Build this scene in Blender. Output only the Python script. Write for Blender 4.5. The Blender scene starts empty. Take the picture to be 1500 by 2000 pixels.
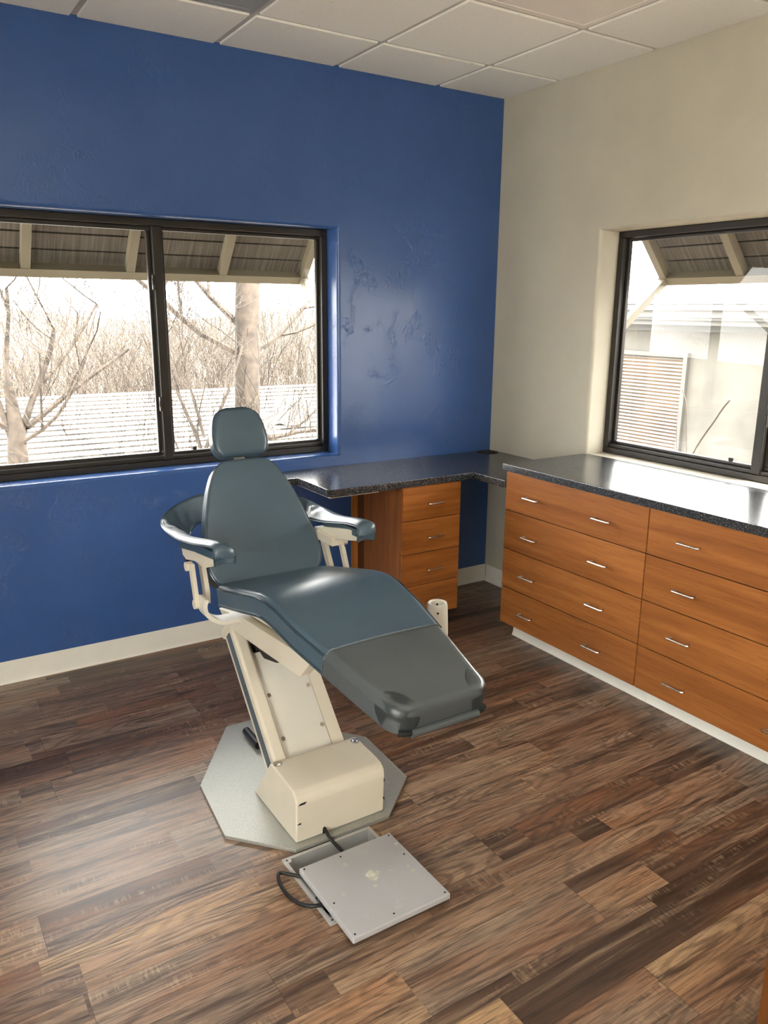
import bpy, bmesh, math, random
from mathutils import Vector, Matrix
from math import sin, cos, pi, radians, sqrt

scene = bpy.context.scene
COL = scene.collection
rnd = random.Random(7)

# ------------------------------------------------------------------ mesh builder
class MB:
    def __init__(s):
        s.v = []; s.f = []; s.m = []; s.s = []
    def add(s, verts, faces, mi=0, smooth=False):
        b = len(s.v)
        s.v += [tuple(map(float, p)) for p in verts]
        for f in faces:
            s.f.append(tuple(i + b for i in f)); s.m.append(mi); s.s.append(smooth)
        return s
    def box(s, x0, x1, y0, y1, z0, z1, bev=0.0, mi=0, M=None, seg=2):
        if bev <= 0:
            v = [(x0,y0,z0),(x1,y0,z0),(x1,y1,z0),(x0,y1,z0),(x0,y0,z1),(x1,y0,z1),(x1,y1,z1),(x0,y1,z1)]
            f = [(0,3,2,1),(4,5,6,7),(0,1,5,4),(1,2,6,5),(2,3,7,6),(3,0,4,7)]
            if M: v = [M @ Vector(p) for p in v]
            return s.add(v, f, mi)
        bm = bmesh.new()
        bmesh.ops.create_cube(bm, size=1.0)
        for q in bm.verts:
            q.co = Vector(((x0+x1)/2 + q.co.x*(x1-x0), (y0+y1)/2 + q.co.y*(y1-y0), (z0+z1)/2 + q.co.z*(z1-z0)))
        bev = min(bev, 0.49*min(abs(x1-x0), abs(y1-y0), abs(z1-z0)))
        bmesh.ops.bevel(bm, geom=bm.edges[:], offset=bev, segments=seg, profile=0.5, affect='EDGES')
        s.bm(bm, mi, M); return s
    def bm(s, bm, mi=0, M=None, smooth=True):
        bm.verts.index_update()
        v = [(M @ q.co if M else q.co) for q in bm.verts]
        s.add(v, [[q.index for q in f.verts] for f in bm.faces], mi, smooth)
        bm.free()
    def prism(s, poly, axis, a0, a1, bev=0.0, mi=0, seg=2, M=None):
        """poly: list of 2-D points; axis 0: (y,z) pts along x; 1: (x,z); 2: (x,y)"""
        def P(p, a):
            return {0:(a,p[0],p[1]), 1:(p[0],a,p[1]), 2:(p[0],p[1],a)}[axis]
        bm = bmesh.new(); n = len(poly)
        A = [bm.verts.new(P(p,a0)) for p in poly]; B = [bm.verts.new(P(p,a1)) for p in poly]
        bm.faces.new(A[::-1]); bm.faces.new(B)
        for i in range(n):
            bm.faces.new((A[i],A[(i+1)%n],B[(i+1)%n],B[i]))
        bmesh.ops.recalc_face_normals(bm, faces=bm.faces[:])
        if bev > 0:
            bmesh.ops.bevel(bm, geom=bm.edges[:], offset=bev, segments=seg, profile=0.5, affect='EDGES')
        s.bm(bm, mi, M); return s
    def tube(s, pts, r, n=8, mi=0, closed=False, caps=True, flat=None):
        """round tube along pts; r number or list"""
        pts = [Vector(p) for p in pts]; N = len(pts)
        R = r if isinstance(r, (list, tuple)) else [r]*N
        if N < 2: return s
        T = []
        for i in range(N):
            a = pts[(i-1) % N] if (closed or i > 0) else pts[i]
            b = pts[(i+1) % N] if (closed or i < N-1) else pts[i]
            t = b - a
            T.append(t.normalized() if t.length > 1e-9 else Vector((0,0,1)))
        up = Vector((0,0,1)) if abs(T[0].z) < 0.9 else Vector((1,0,0))
        nrm = (up - T[0]*up.dot(T[0])).normalized()
        V = []
        for i in range(N):
            nrm = nrm - T[i]*nrm.dot(T[i])
            nrm = nrm.normalized() if nrm.length > 1e-6 else T[i].orthogonal().normalized()
            bn = T[i].cross(nrm)
            for k in range(n):
                a = 2*pi*k/n
                V.append(pts[i] + (nrm*cos(a) + bn*sin(a))*R[i])
        F = []
        for i in range(N if closed else N-1):
            j = (i+1) % N
            for k in range(n):
                F.append((i*n+k, i*n+(k+1)%n, j*n+(k+1)%n, j*n+k))
        if caps and not closed:
            F.append(tuple(range(n))[::-1]); F.append(tuple((N-1)*n+k for k in range(n)))
        s.add(V, F, mi, True); return s
    def cyl(s, c, axis, r, h, n=20, mi=0, r2=None):
        c = Vector(c); a = Vector(axis).normalized()
        s.tube([c, c + a*h], [r, r if r2 is None else r2], n, mi); return s
    def sweep(s, pts, side, w, t, mi=0):
        """rectangular bar along pts; side = width direction vector; w width, t thickness"""
        pts = [Vector(p) for p in pts]; N = len(pts); side = Vector(side).normalized(); V = []
        for i in range(N):
            d = (pts[min(i+1,N-1)] - pts[max(i-1,0)]).normalized()
            nn = d.cross(side).normalized()
            for a, b in ((-1,-1),(1,-1),(1,1),(-1,1)):
                V.append(pts[i] + side*(a*w/2) + nn*(b*t/2))
        F = [(0,1,2,3), tuple((N-1)*4+k for k in (3,2,1,0))]
        for i in range(N-1):
            for k in range(4):
                F.append((i*4+k, (i+1)*4+k, (i+1)*4+(k+1)%4, i*4+(k+1)%4))
        s.add(V, F, mi, False); return s
    def grid(s, G, mi=0, smooth=True, thick=None):
        nr, nc = len(G), len(G[0]); V = [p for row in G for p in row]
        F = [(i*nc+j, i*nc+j+1, (i+1)*nc+j+1, (i+1)*nc+j) for i in range(nr-1) for j in range(nc-1)]
        s.add(V, F, mi, smooth); return s

ORI = {}
def mesh_obj(name, mb, mats, parent=None, loc=None, auto=30, weld=False):
    o0 = Vector(loc) if loc else Vector((0,0,0))
    base = ORI.get(parent.name, Vector((0,0,0))) if parent else Vector((0,0,0))
    org = o0 if loc else (base if parent else Vector((0,0,0)))
    me = bpy.data.meshes.new(name)
    me.from_pydata([(p[0]-org.x, p[1]-org.y, p[2]-org.z) for p in mb.v], [], mb.f)
    if not isinstance(mats, (list, tuple)): mats = [mats]
    for m in mats: me.materials.append(m)
    for i, p in enumerate(me.polygons):
        p.material_index = mb.m[i]; p.use_smooth = True
    me.update()
    bm = bmesh.new(); bm.from_mesh(me)
    if weld: bmesh.ops.remove_doubles(bm, verts=bm.verts[:], dist=1e-6)
    bmesh.ops.recalc_face_normals(bm, faces=bm.faces[:])
    bm.to_mesh(me); bm.free()
    try:
        me.set_sharp_from_angle(angle=radians(auto))
    except Exception:
        pass
    o = bpy.data.objects.new(name, me); COL.objects.link(o)
    if not weld and len(me.polygons) < 20000:
        wn = o.modifiers.new('weighted_normals', 'WEIGHTED_NORMAL'); wn.keep_sharp = True; wn.weight = 100
    if parent:
        o.parent = parent
        o.location = org - base
    else:
        o.location = org
    ORI[o.name] = org
    return o
def empty(name, loc):
    o = bpy.data.objects.new(name, None); COL.objects.link(o); o.location = loc
    o.empty_display_size = 0.1
    ORI[o.name] = Vector(loc); return o
def tag(o, label, cat, group=None):
    o['label'] = label; o['category'] = cat
    if group: o['group'] = group
    return o
def struct(o): o['kind'] = 'structure'; return o

# ------------------------------------------------------------------ material helpers
def srgb(r, g, b):
    f = lambda c: (c/255/12.92) if c/255 <= 0.04045 else ((c/255+0.055)/1.055)**2.4
    return (f(r), f(g), f(b), 1)
class NT:
    def __init__(s, name):
        s.mat = bpy.data.materials.new(name); s.mat.use_nodes = True
        s.t = s.mat.node_tree; s.t.nodes.clear()
        s.out = s.n('ShaderNodeOutputMaterial')
    def n(s, typ, **kw):
        nd = s.t.nodes.new(typ)
        for k, v in kw.items():
            if k.startswith('_'): setattr(nd, k[1:], v)
            else:
                key = int(k[1:]) if (k[0] == 'i' and k[1:].isdigit()) else k.replace('__', ' ')
                s.set(nd, key, v)
        return nd
    def set(s, nd, key, v):
        sock = nd.inputs[key]
        if hasattr(v, 'is_output') or isinstance(v, bpy.types.NodeSocket): s.t.links.new(v, sock)
        elif isinstance(v, bpy.types.Node): s.t.links.new(v.outputs[0], sock)
        else: sock.default_value = v
    def math(s, op, a, b=0.0, c=None):
        nd = s.n('ShaderNodeMath', _operation=op, i0=a, i1=b)
        if c is not None: s.set(nd, 2, c)
        return nd.outputs[0]
    def mix(s, f, a, b, blend='MIX'):
        nd = s.t.nodes.new('ShaderNodeMix'); nd.data_type = 'RGBA'; nd.blend_type = blend
        s.set(nd, 0, f); s.set(nd, 6, a); s.set(nd, 7, b); return nd.outputs[2]
    def ramp(s, f, stops, interp='LINEAR'):
        nd = s.n('ShaderNodeValToRGB', i0=f); cr = nd.color_ramp; cr.interpolation = interp
        while len(cr.elements) < len(stops): cr.elements.new(0.5)
        for e, (p, c) in zip(cr.elements, stops):
            e.position = p; e.color = c if len(c) == 4 else (*c, 1)
        return nd.outputs[0]
    def noise(s, vec, scale, detail=4, rough=0.5, dist=0.0, dim='3D'):
        nd = s.n('ShaderNodeTexNoise', _noise_dimensions=dim, Scale=scale, Detail=detail, Roughness=rough, Distortion=dist)
        if vec is not None: s.set(nd, 'Vector', vec)
        return nd.outputs[0]
    def bsdf(s, **kw):
        b = s.n('ShaderNodeBsdfPrincipled')
        for k, v in kw.items(): s.set(b, k.replace('__', ' '), v)
        s.t.links.new(b.outputs[0], s.out.inputs[0]); return b
    def bump(s, h, strength=0.2, dist=0.01):
        return s.n('ShaderNodeBump', Strength=strength, Distance=dist, Height=h).outputs[0]
    def objco(s): return s.n('ShaderNodeTexCoord').outputs['Object']
    def pos(s): return s.n('ShaderNodeNewGeometry').outputs['Position']
    def scaled(s, vec, sc):
        return s.n('ShaderNodeMapping', Vector=vec, Scale=sc).outputs[0]
def plain(name, col, rough=0.5, metal=0.0, var=0.06, scale=6.0, bump=0.0, bscale=80.0, spec=0.5, coat=0.0):
    t = NT(name); co = t.objco()
    nz = t.noise(co, scale, 3)
    c2 = tuple(min(1, c*(1+var*2)) for c in col[:3]) + (1,); c1 = tuple(c*(1-var*2) for c in col[:3]) + (1,)
    kw = dict(Base__Color=t.ramp(nz, [(0.3, c1), (0.7, c2)]), Roughness=rough, Metallic=metal)
    b = t.bsdf(**kw); t.set(b, 'Specular IOR Level', spec)
    if coat: t.set(b, 'Coat Weight', coat); t.set(b, 'Coat Roughness', 0.15)
    if bump: t.set(b, 'Normal', t.bump(t.noise(co, bscale, 3), bump, 0.004))
    return t.mat

M = {}
# --- painted plaster walls with skip-trowel texture
def wall_mat(name, col, rough, spec=0.5, bstr=0.35):
    t = NT(name); co = t.pos()
    d = t.noise(co, 5.0, 3, 0.5)
    big = t.noise(co, 4.5, 4, 0.6, 0.8)
    patch = t.ramp(big, [(0.53, (0,0,0,1)), (0.62, (1,1,1,1))])
    plate = t.noise(t.scaled(co, (1.0,1.0,0.6)), 24.0, 4, 0.62, 1.6)
    flat = t.ramp(plate, [(0.50, (0,0,0,1)), (0.535, (1,1,1,1))])
    crumbs = t.ramp(t.noise(co, 60.0, 3, 0.6, 1.0), [(0.56, (0,0,0,1)), (0.63, (1,1,1,1))])
    h = t.math('ADD', t.math('MULTIPLY', t.math('ADD', flat, t.math('MULTIPLY', crumbs, 0.5)), patch), t.math('MULTIPLY', d, 0.5))
    h = t.math('ADD', h, t.math('MULTIPLY', t.noise(t.scaled(co, (1,1,0.25)), 120.0, 2), 0.05))
    b = t.bsdf(Base__Color=t.ramp(d, [(0.3, tuple(c*0.96 for c in col[:3])+(1,)), (0.7, tuple(c*1.04 for c in col[:3])+(1,))]),
               Roughness=rough, Normal=t.bump(h, bstr, 0.0035))
    t.set(b, 'Specular IOR Level', spec)
    return t.mat
M['blue'] = wall_mat('blue_paint', (0.034, 0.090, 0.265), 0.27, 0.6, 0.34)
M['cream'] = wall_mat('cream_paint', (0.49, 0.452, 0.36), 0.55, 0.35, 0.15)
M['trim'] = plain('white_trim', (0.78, 0.76, 0.69), 0.4, var=0.02)
# --- floor planks
def floor_mat():
    t = NT('vinyl_plank_floor'); co = t.pos()
    sx = t.n('ShaderNodeSeparateXYZ', i0=co); X, Y = sx.outputs[0], sx.outputs[1]
    W, L, L2 = 0.172, 1.22, 0.61
    def wn(*a):
        v = t.n('ShaderNodeCombineXYZ', i0=a[0], i1=a[1], i2=a[2]).outputs[0]
        nd = t.n('ShaderNodeTexWhiteNoise', _noise_dimensions='3D', Vector=v)
        sc = t.n('ShaderNodeSeparateColor', i0=nd.outputs['Color']); return sc.outputs
    v = t.math('DIVIDE', t.math('ADD', Y, 20.02), W); row = t.math('FLOOR', v); fv = t.math('FRACT', v)
    r0 = wn(row, 1.3, 2.1)
    u = t.math('ADD', t.math('DIVIDE', t.math('ADD', X, 20.0), L), r0[0])
    colm = t.math('FLOOR', u); fu = t.math('FRACT', u)
    rp = wn(row, colm, 3.7)
    # printed strips of different width inside each plank
    cut = t.math('MULTIPLY_ADD', rp[0], 0.5, 0.25)
    strip = t.math('GREATER_THAN', fv, cut)
    whole = t.math('LESS_THAN', rp[1], 0.34)
    strip = t.math('MULTIPLY', strip, t.math('SUBTRACT', 1.0, whole))
    rs0 = wn(row, strip, 9.1)
    u2 = t.math('ADD', t.math('MULTIPLY', u, 2.0), t.math('MULTIPLY', rs0[0], t.math('SUBTRACT', 1.0, whole)))
    seg = t.math('FLOOR', u2); fu2 = t.math('FRACT', u2)
    rs = wn(t.math('ADD', t.math('MULTIPLY', row, 2.0), strip), seg, 5.3)
    r1, r2, r3 = rs[0], rs[1], rs[2]
    def coords(sx_, sy_, k):
        return t.n('ShaderNodeCombineXYZ', i0=t.math('ADD', t.math('MULTIPLY', X, sx_), t.math('MULTIPLY', r2, 37.0*k)),
                   i1=t.math('MULTIPLY', Y, sy_), i2=t.math('MULTIPLY', r3, 29.0*k)).outputs[0]
    base = t.ramp(r1, [(0.0, srgb(74,57,47)), (0.2, srgb(104,80,65)), (0.42, srgb(130,104,85)), (0.62, srgb(140,121,104)), (0.82, srgb(146,117,93)), (0.93, srgb(164,134,106)), (1.0, srgb(172,140,103))])
    s1 = t.noise(coords(1.3, 24.0, 1.0), 1.0, 4, 0.6, 0.6)
    c = t.mix(t.ramp(s1, [(0.30, (1,)*3), (0.48, (0,0,0))]), base, srgb(48,36,30))
    c = t.mix(t.ramp(s1, [(0.52, (0,0,0)), (0.74, (0.65,)*3)]), c, srgb(178,152,124))
    s2 = t.noise(coords(1.7, 8.0, 2.0), 1.0, 3, 0.55)
    c = t.mix(t.ramp(s2, [(0.48, (0,0,0)), (0.72, (0.55,)*3)]), c, srgb(148,98,66))
    # knots with rings drawn out along the board
    vor = t.n('ShaderNodeTexVoronoi', _feature='F1', Scale=1.0, Randomness=0.9); t.set(vor, 'Vector', t.n('ShaderNodeVectorMath', _operation='ADD', i0=coords(1.25, 7.5, 3.0), i1=t.n('ShaderNodeVectorMath', _operation='MULTIPLY', i0=t.n('ShaderNodeTexNoise', Vector=coords(4.0, 10.0, 3.5), Scale=1.0, Detail=2.0).outputs[1], i1=(0.35,0.35,0.0)).outputs[0]).outputs[0])
    ring = t.math('MULTIPLY_ADD', t.math('SINE', t.math('MULTIPLY', vor.outputs[0], 62.0)), 0.5, 0.5)
    gm = t.ramp(t.noise(coords(1.0, 7.0, 4.0), 1.0, 2), [(0.40, (0,0,0)), (0.58, (1,1,1))])
    gl = t.math('MULTIPLY', t.ramp(ring, [(0.45, (0,0,0)), (0.9, (1,1,1))]), gm)
    c = t.mix(t.math('MULTIPLY', gl, 0.45), c, srgb(66,49,39))
    knot = t.ramp(vor.outputs[0], [(0.045, (0.8,)*3), (0.10, (0,0,0))])
    c = t.mix(t.math('MULTIPLY', knot, gm), c, srgb(52,38,30))
    fine = t.noise(coords(9.0, 260.0, 5.0), 1.0, 3, 0.65)
    c = t.mix(t.ramp(fine, [(0.36, (0.55,)*3), (0.52, (0,0,0))]), c, srgb(62,47,38))
    mid = t.noise(coords(4.5, 75.0, 9.0), 1.0, 5, 0.68)
    c = t.mix(t.ramp(mid, [(0.35, (0.7,)*3), (0.5, (0,0,0))]), c, srgb(46,35,29))
    saw = t.noise(coords(130.0, 22.0, 6.0), 1.0, 2, 0.6)
    sm = t.ramp(t.noise(coords(3.2, 16.0, 7.0), 1.0, 4, 0.6), [(0.54, (0,0,0)), (0.68, (1,1,1))])
    sw = t.math('MULTIPLY', t.ramp(saw, [(0.48, (0,0,0)), (0.62, (1,1,1))]), sm)
    c = t.mix(t.math('MULTIPLY', sw, 0.38), c, srgb(188,164,134))
    bl = t.noise(coords(4.0, 30.0, 8.0), 1.0, 5, 0.7)
    c = t.mix(t.ramp(bl, [(0.27, (0.85,)*3), (0.42, (0,0,0))]), c, srgb(46,36,31))
    ev = t.math('MULTIPLY', t.math('MINIMUM', fv, t.math('SUBTRACT', 1.0, fv)), W)
    eu = t.math('MULTIPLY', t.math('MINIMUM', fu, t.math('SUBTRACT', 1.0, fu)), L)
    seam = t.math('LESS_THAN', t.math('MINIMUM', ev, eu), 0.0008)
    c = t.mix(t.math('MULTIPLY', seam, 0.75), c, srgb(36,27,22))
    h = t.math('SUBTRACT', t.math('MULTIPLY', fine, 0.6), t.math('ADD', t.math('MULTIPLY', gl, 0.5), seam))
    rough = t.math('MULTIPLY_ADD', fine, 0.14, 0.26)
    c = t.n('ShaderNodeVectorMath', _operation='SCALE', i0=c); c.inputs['Scale'].default_value = 1.16; c = c.outputs[0]
    b = t.bsdf(Base__Color=c, Roughness=rough, Normal=t.bump(h, 0.3, 0.0012))
    t.set(b, 'Specular IOR Level', 0.5)
    return t.mat
M['floor'] = floor_mat()
# --- ceiling tile
def tile_mat():
    t = NT('acoustic_tile'); co = t.pos()
    pits = t.noise(co, 70.0, 3, 0.75)
    pit = t.ramp(pits, [(0.30, (1,1,1)), (0.37, (0,0,0))])
    c = t.mix(t.math('MULTIPLY', pit, 0.6), (0.88, 0.85, 0.78, 1), (0.50, 0.46, 0.38, 1))
    t.bsdf(Base__Color=c, Roughness=0.9, Normal=t.bump(t.math('MULTIPLY', pit, -1.0), 0.4, 0.004)); return t.mat
M['tile'] = tile_mat()
M['tbar'] = plain('painted_grid', (0.52, 0.50, 0.45), 0.5, var=0.02)
# --- cherry laminate
def wood_mat(name, sc, tone=1.0):
    t = NT(name); co = t.objco()
    inf = t.n('ShaderNodeObjectInfo').outputs['Random']
    off = t.n('ShaderNodeCombineXYZ', i0=t.math('MULTIPLY', inf, 13.0), i1=t.math('MULTIPLY', inf, 7.0), i2=t.math('MULTIPLY', inf, 5.0)).outputs[0]
    vec = t.n('ShaderNodeVectorMath', _operation='ADD', i0=t.scaled(co, sc), i1=off).outputs[0]
    big = t.noise(vec, 1.0, 3, 0.5, 0.6)
    c = t.ramp(big, [(0.28, tuple(tone*x for x in (0.235,0.078,0.018))+(1,)), (0.5, tuple(tone*x for x in (0.325,0.115,0.027))+(1,)), (0.72, tuple(tone*x for x in (0.41,0.155,0.04))+(1,))])
    fine = t.noise(t.n('ShaderNodeVectorMath', _operation='MULTIPLY', i0=vec, i1=(4.0,4.0,4.0)).outputs[0], 1.6, 4, 0.6)
    c = t.mix(t.ramp(fine, [(0.36, (0.35,)*3), (0.5, (0,0,0))]), c, tuple(tone*x for x in (0.17,0.05,0.012))+(1,))
    b = t.bsdf(Base__Color=c, Roughness=0.36); t.set(b, 'Specular IOR Level', 0.4); return t.mat
M['wood_y'] = wood_mat('cherry_laminate_y', (9.0, 1.3, 22.0), 0.93)
M['wood_x'] = wood_mat('cherry_laminate_x', (1.3, 9.0, 22.0), 1.3)
M['wood_z'] = wood_mat('cherry_laminate_z', (14.0, 14.0, 1.2), 1.4)
M['wood_dark'] = wood_mat('cherry_laminate_dark', (14.0, 14.0, 1.2), 0.42); M['gap'] = plain('painted_gap_shade', (0.030,0.009,0.005), 0.7, var=0.1)  # carcass colour near black, standing for shade in the drawer gaps
# --- speckled black counter
def counter_mat():
    t = NT('speckled_black_laminate'); co = t.pos()
    n1 = t.noise(co, 240.0, 2, 0.6); n2 = t.noise(co, 210.0, 3, 0.6); n3 = t.noise(co, 3.0, 2)
    c = t.mix(t.ramp(n2, [(0.4, (0,0,0)), (0.65, (1,1,1))]), (0.012,0.013,0.015,1), (0.04,0.042,0.046,1))
    c = t.mix(t.ramp(n1, [(0.61, (0,0,0)), (0.66, (1,1,1))]), c, (0.26,0.27,0.28,1))
    b = t.bsdf(Base__Color=c, Roughness=t.math('MULTIPLY_ADD', n3, 0.06, 0.20)); t.set(b, 'Specular IOR Level', 0.62); return t.mat
M['counter'] = counter_mat()
M['bronze'] = plain('bronze_aluminium', (0.030,0.026,0.022), 0.38, 0.3, var=0.08)
M['black'] = plain('black_rubber', (0.006,0.006,0.007), 0.5, var=0.05)
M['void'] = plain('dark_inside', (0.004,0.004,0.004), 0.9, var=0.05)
M['chrome'] = plain('brushed_nickel', (0.72,0.70,0.66), 0.25, 1.0, var=0.03)
M['beige'] = plain('cream_enamel', (0.64,0.585,0.475), 0.38, var=0.02, spec=0.4)
M['beige2'] = plain('cream_panel', (0.64,0.61,0.535), 0.42, var=0.02)
M['stripe'] = plain('slate_stripe', (0.075,0.10,0.125), 0.45, var=0.03)
M['plate'] = plain('brushed_plate', (0.38,0.385,0.35), 0.40, 0.5, var=0.05, scale=160, bump=0.15, bscale=220)
M['boxgrey'] = plain('grey_cast_box', (0.50,0.50,0.49), 0.42, 0.35, var=0.05)
M['lid'] = None
def lid_mat():
    t = NT('scuffed_grey_lid'); co = t.objco()
    n = t.noise(co, 26.0, 4, 0.65); n2 = t.noise(co, 4.5, 3, 0.6)
    c = t.mix(n2, (0.44,0.44,0.455,1), (0.53,0.53,0.54,1))
    c = t.mix(t.ramp(n, [(0.63, (0,0,0)), (0.72, (0.5,0.5,0.5))]), c, (0.66,0.65,0.58,1))
    t.bsdf(Base__Color=c, Roughness=t.math('MULTIPLY_ADD', n, 0.2, 0.36), Metallic=0.25); return t.mat
M['lid'] = lid_mat()
M['glue'] = plain('old_glue_stain', (0.62,0.61,0.52), 0.6, var=0.12, scale=60)
def vinyl(name, col, rough, bstr=0.05, coat=0.0):
    t = NT(name); co = t.objco()
    n = t.noise(co, 5.0, 3); g = t.noise(co, 420.0, 2)
    c = t.ramp(n, [(0.3, tuple(x*0.93 for x in col)+(1,)), (0.7, tuple(x*1.07 for x in col)+(1,))])
    b = t.bsdf(Base__Color=c, Roughness=rough, Normal=t.bump(t.math('ADD', g, t.math('MULTIPLY', n, 6.0)), bstr, 0.001))
    t.set(b, 'Specular IOR Level', 0.55)
    if coat: t.set(b, 'Coat Weight', coat); t.set(b, 'Coat Roughness', 0.12)
    return t.mat
M['vinyl'] = vinyl('slate_vinyl', (0.053,0.087,0.116), 0.34)
M['vinyl_dark'] = vinyl('dark_slate_vinyl', (0.044,0.074,0.098), 0.33)
M['cover'] = vinyl('grey_protective_vinyl', (0.068,0.080,0.085), 0.27, 0.2, 0.3)
M['patch'] = vinyl('charcoal_patch_vinyl', (0.024,0.030,0.033), 0.40)
M['piping'] = vinyl('piping_vinyl', (0.035,0.055,0.068), 0.25)
M['thread'] = plain('pale_thread', (0.45,0.48,0.48), 0.6)
def glass():
    t = NT('window_glass')
    fr = t.n('ShaderNodeFresnel', IOR=1.45)
    tr = t.n('ShaderNodeBsdfTransparent', Color=(0.95,0.96,0.95,1)); gl = t.n('ShaderNodeBsdfGlossy', Color=(1,1,1,1), Roughness=0.01)
    mx = t.n('ShaderNodeMixShader', i0=t.math('MULTIPLY', fr.outputs[0], 0.4), i1=tr.outputs[0], i2=gl.outputs[0])
    t.t.links.new(mx.outputs[0], t.out.inputs[0]); return t.mat
M['glass'] = glass()
# exterior
M['awn_metal'] = plain('tan_painted_tube', (0.20,0.173,0.12), 0.5, var=0.03)
def slat_mat(name, sc):
    t = NT(name); co = t.pos()
    n = t.noise(t.scaled(co, sc), 95.0, 4, 0.7)
    c = t.ramp(n, [(0.32, (0.07,0.06,0.048)), (0.5, (0.12,0.102,0.083)), (0.68, (0.19,0.165,0.136))])
    t.bsdf(Base__Color=c, Roughness=0.8); return t.mat
M['slat_x'] = slat_mat('weathered_awning_board', (1,0.03,0.03)); M['slat_y'] = slat_mat('weathered_awning_board_side', (0.03,1,0.03))
M['metalroof'] = plain('white_metal_roof', (0.80,0.79,0.76), 0.5, var=0.03)
M['stucco'] = plain('grey_stucco', (0.105,0.099,0.085), 0.9, var=0.10, scale=2.0, bump=0.3, bscale=60)
M['fascia'] = plain('pale_fascia', (0.09,0.088,0.08), 0.6, var=0.03)
M['blind'] = plain('white_blind_slat', (0.13,0.125,0.115), 0.5, var=0.02)
M['blindback'] = plain('warm_room_behind_blind', (0.10,0.06,0.03), 0.7, var=0.25, scale=2.0)
M['bark'] = plain('brown_bark', (0.033,0.024,0.017), 0.9, var=0.22, scale=12, bump=0.6, bscale=30)  # dark brown bark, tone varied at random
M['twig'] = plain('pale_twig', (0.036,0.027,0.019), 0.85, var=0.15)
M['brush'] = plain('dry_brush_twig', (0.032,0.023,0.0155), 0.9, var=0.2)
M['soil'] = plain('dry_grass_ground', (0.10,0.075,0.05), 0.95, var=0.2, scale=1.5)
M['bounce_paving'] = plain('pale_bounce_concrete', (0.82,0.80,0.75), 0.9, var=0.05)  # reflector colour of the added paving
M['joint'] = plain('dark_lap_edge', (0.012,0.009,0.006), 0.8, var=0.2)  # near-black strip drawn along each roof lap
M['ac'] = plain('pale_housing', (0.16,0.155,0.14), 0.6, var=0.04)
M['ac_grille'] = plain('condenser_grille', (0.09,0.085,0.075), 0.7, var=0.1)
def emis(name, col, st):
    t = NT(name); e = t.n('ShaderNodeEmission', Color=col, Strength=st); t.t.links.new(e.outputs[0], t.out.inputs[0]); return t.mat
M['lamp_off'] = plain('unlit_diffuser', (0.84,0.77,0.70), 0.45, var=0.01)
M['lamp_grey'] = plain('grey_unlit_diffuser', (0.34,0.35,0.34), 0.4, var=0.02)
M['fill_lamp'] = emis('fill_light_diffuser', (1.0,0.93,0.84,1), 2.0)  # glow of the two added fill panels

# ------------------------------------------------------------------ room shell
H = 2.816
XW, YB = -5.0, -5.4      # far left wall, wall behind the camera
def wall_with_hole(u0,u1,z0,z1, hu0,hu1,hz0,hz1, depth, r, P):
    """P(u, d, z) -> xyz ; d=0 room face, d>0 into the wall."""
    mb = MB()
    def ring(e, d): return [P(hu0-e,d,hz0-e), P(hu1+e,d,hz0-e), P(hu1+e,d,hz1+e), P(hu0-e,d,hz1+e)]
    outer = [P(u0,0,z0), P(u1,0,z0), P(u1,0,z1), P(u0,0,z1)]
    rings = [outer]
    n = 6
    for i in range(n+1):
        a = pi/2*i/n
        rings.append(ring(r*(1-sin(a)), r*(1-cos(a))))
    rings.append(ring(0, depth))
    V = [p for rg in rings for p in rg]
    F = []
    for k in range(len(rings)-1):
        for i in range(4):
            F.append((k*4+i, k*4+(i+1)%4, (k+1)*4+(i+1)%4, (k+1)*4+i))
    mb.add(V, F, 0, True); return mb
BW = dict(x0=-2.88, x1=-1.068, z0=0.912, z1=2.074)      # window opening in blue wall
WW = dict(y0=-2.60, y1=-0.785, z0=0.938, z1=2.068)      # window opening in cream wall
w = wall_with_hole(XW, 0, 0, H+0.05, BW['x0'],BW['x1'],BW['z0'],BW['z1'], 0.21, 0.02, lambda u,d,z:(u,d,z))
struct(mesh_obj('wall_back', w, M['blue']))
w = wall_with_hole(YB, 0, 0, H+0.05, WW['y0'],WW['y1'],WW['z0'],WW['z1'], 0.21, 0.02, lambda u,d,z:(d,u,z))
struct(mesh_obj('wall_right', w, M['cream']))
LW = dict(y0=-5.0, y1=-3.3, z0=0.15, z1=2.40)       # unseen window added in the far left wall to let in more daylight
w = wall_with_hole(YB, 0, 0, H+0.05, LW['y0'],LW['y1'],LW['z0'],LW['z1'], 0.15, 0.02, lambda u,d,z:(XW-d,u,z))
struct(mesh_obj('wall_left', w, M['cream']))
w = MB(); w.box(XW-0.12, 0.12, YB-0.12, YB, 0, H+0.05); struct(mesh_obj('wall_front', w, M['cream']))
# exterior skins of the two window walls
w = MB()
for (a,b,c,d) in ((XW-0.1,BW['x0'],0-1.0,3.4),(BW['x1'],0.22,-1.0,3.4),(BW['x0'],BW['x1'],-1.0,BW['z0']),(BW['x0'],BW['x1'],BW['z1'],3.4)):
    w.box(a,b,0.205,0.22,c,d)
struct(mesh_obj('wall_back_outside', w, M['stucco']))
w = MB()
for (a,b,c,d) in ((YB-0.1,WW['y0'],-1.0,3.4),(WW['y1'],0.22,-1.0,3.4),(WW['y0'],WW['y1'],-1.0,WW['z0']),(WW['y0'],WW['y1'],WW['z1'],3.4)):
    w.box(0.205,0.22,a,b,c,d)
struct(mesh_obj('wall_right_outside', w, M['stucco']))
w = MB(); w.box(XW-0.2, 0.3, YB-0.2, 0.3, 3.4, 3.5); struct(mesh_obj('roof', w, M['metalroof']))
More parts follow.
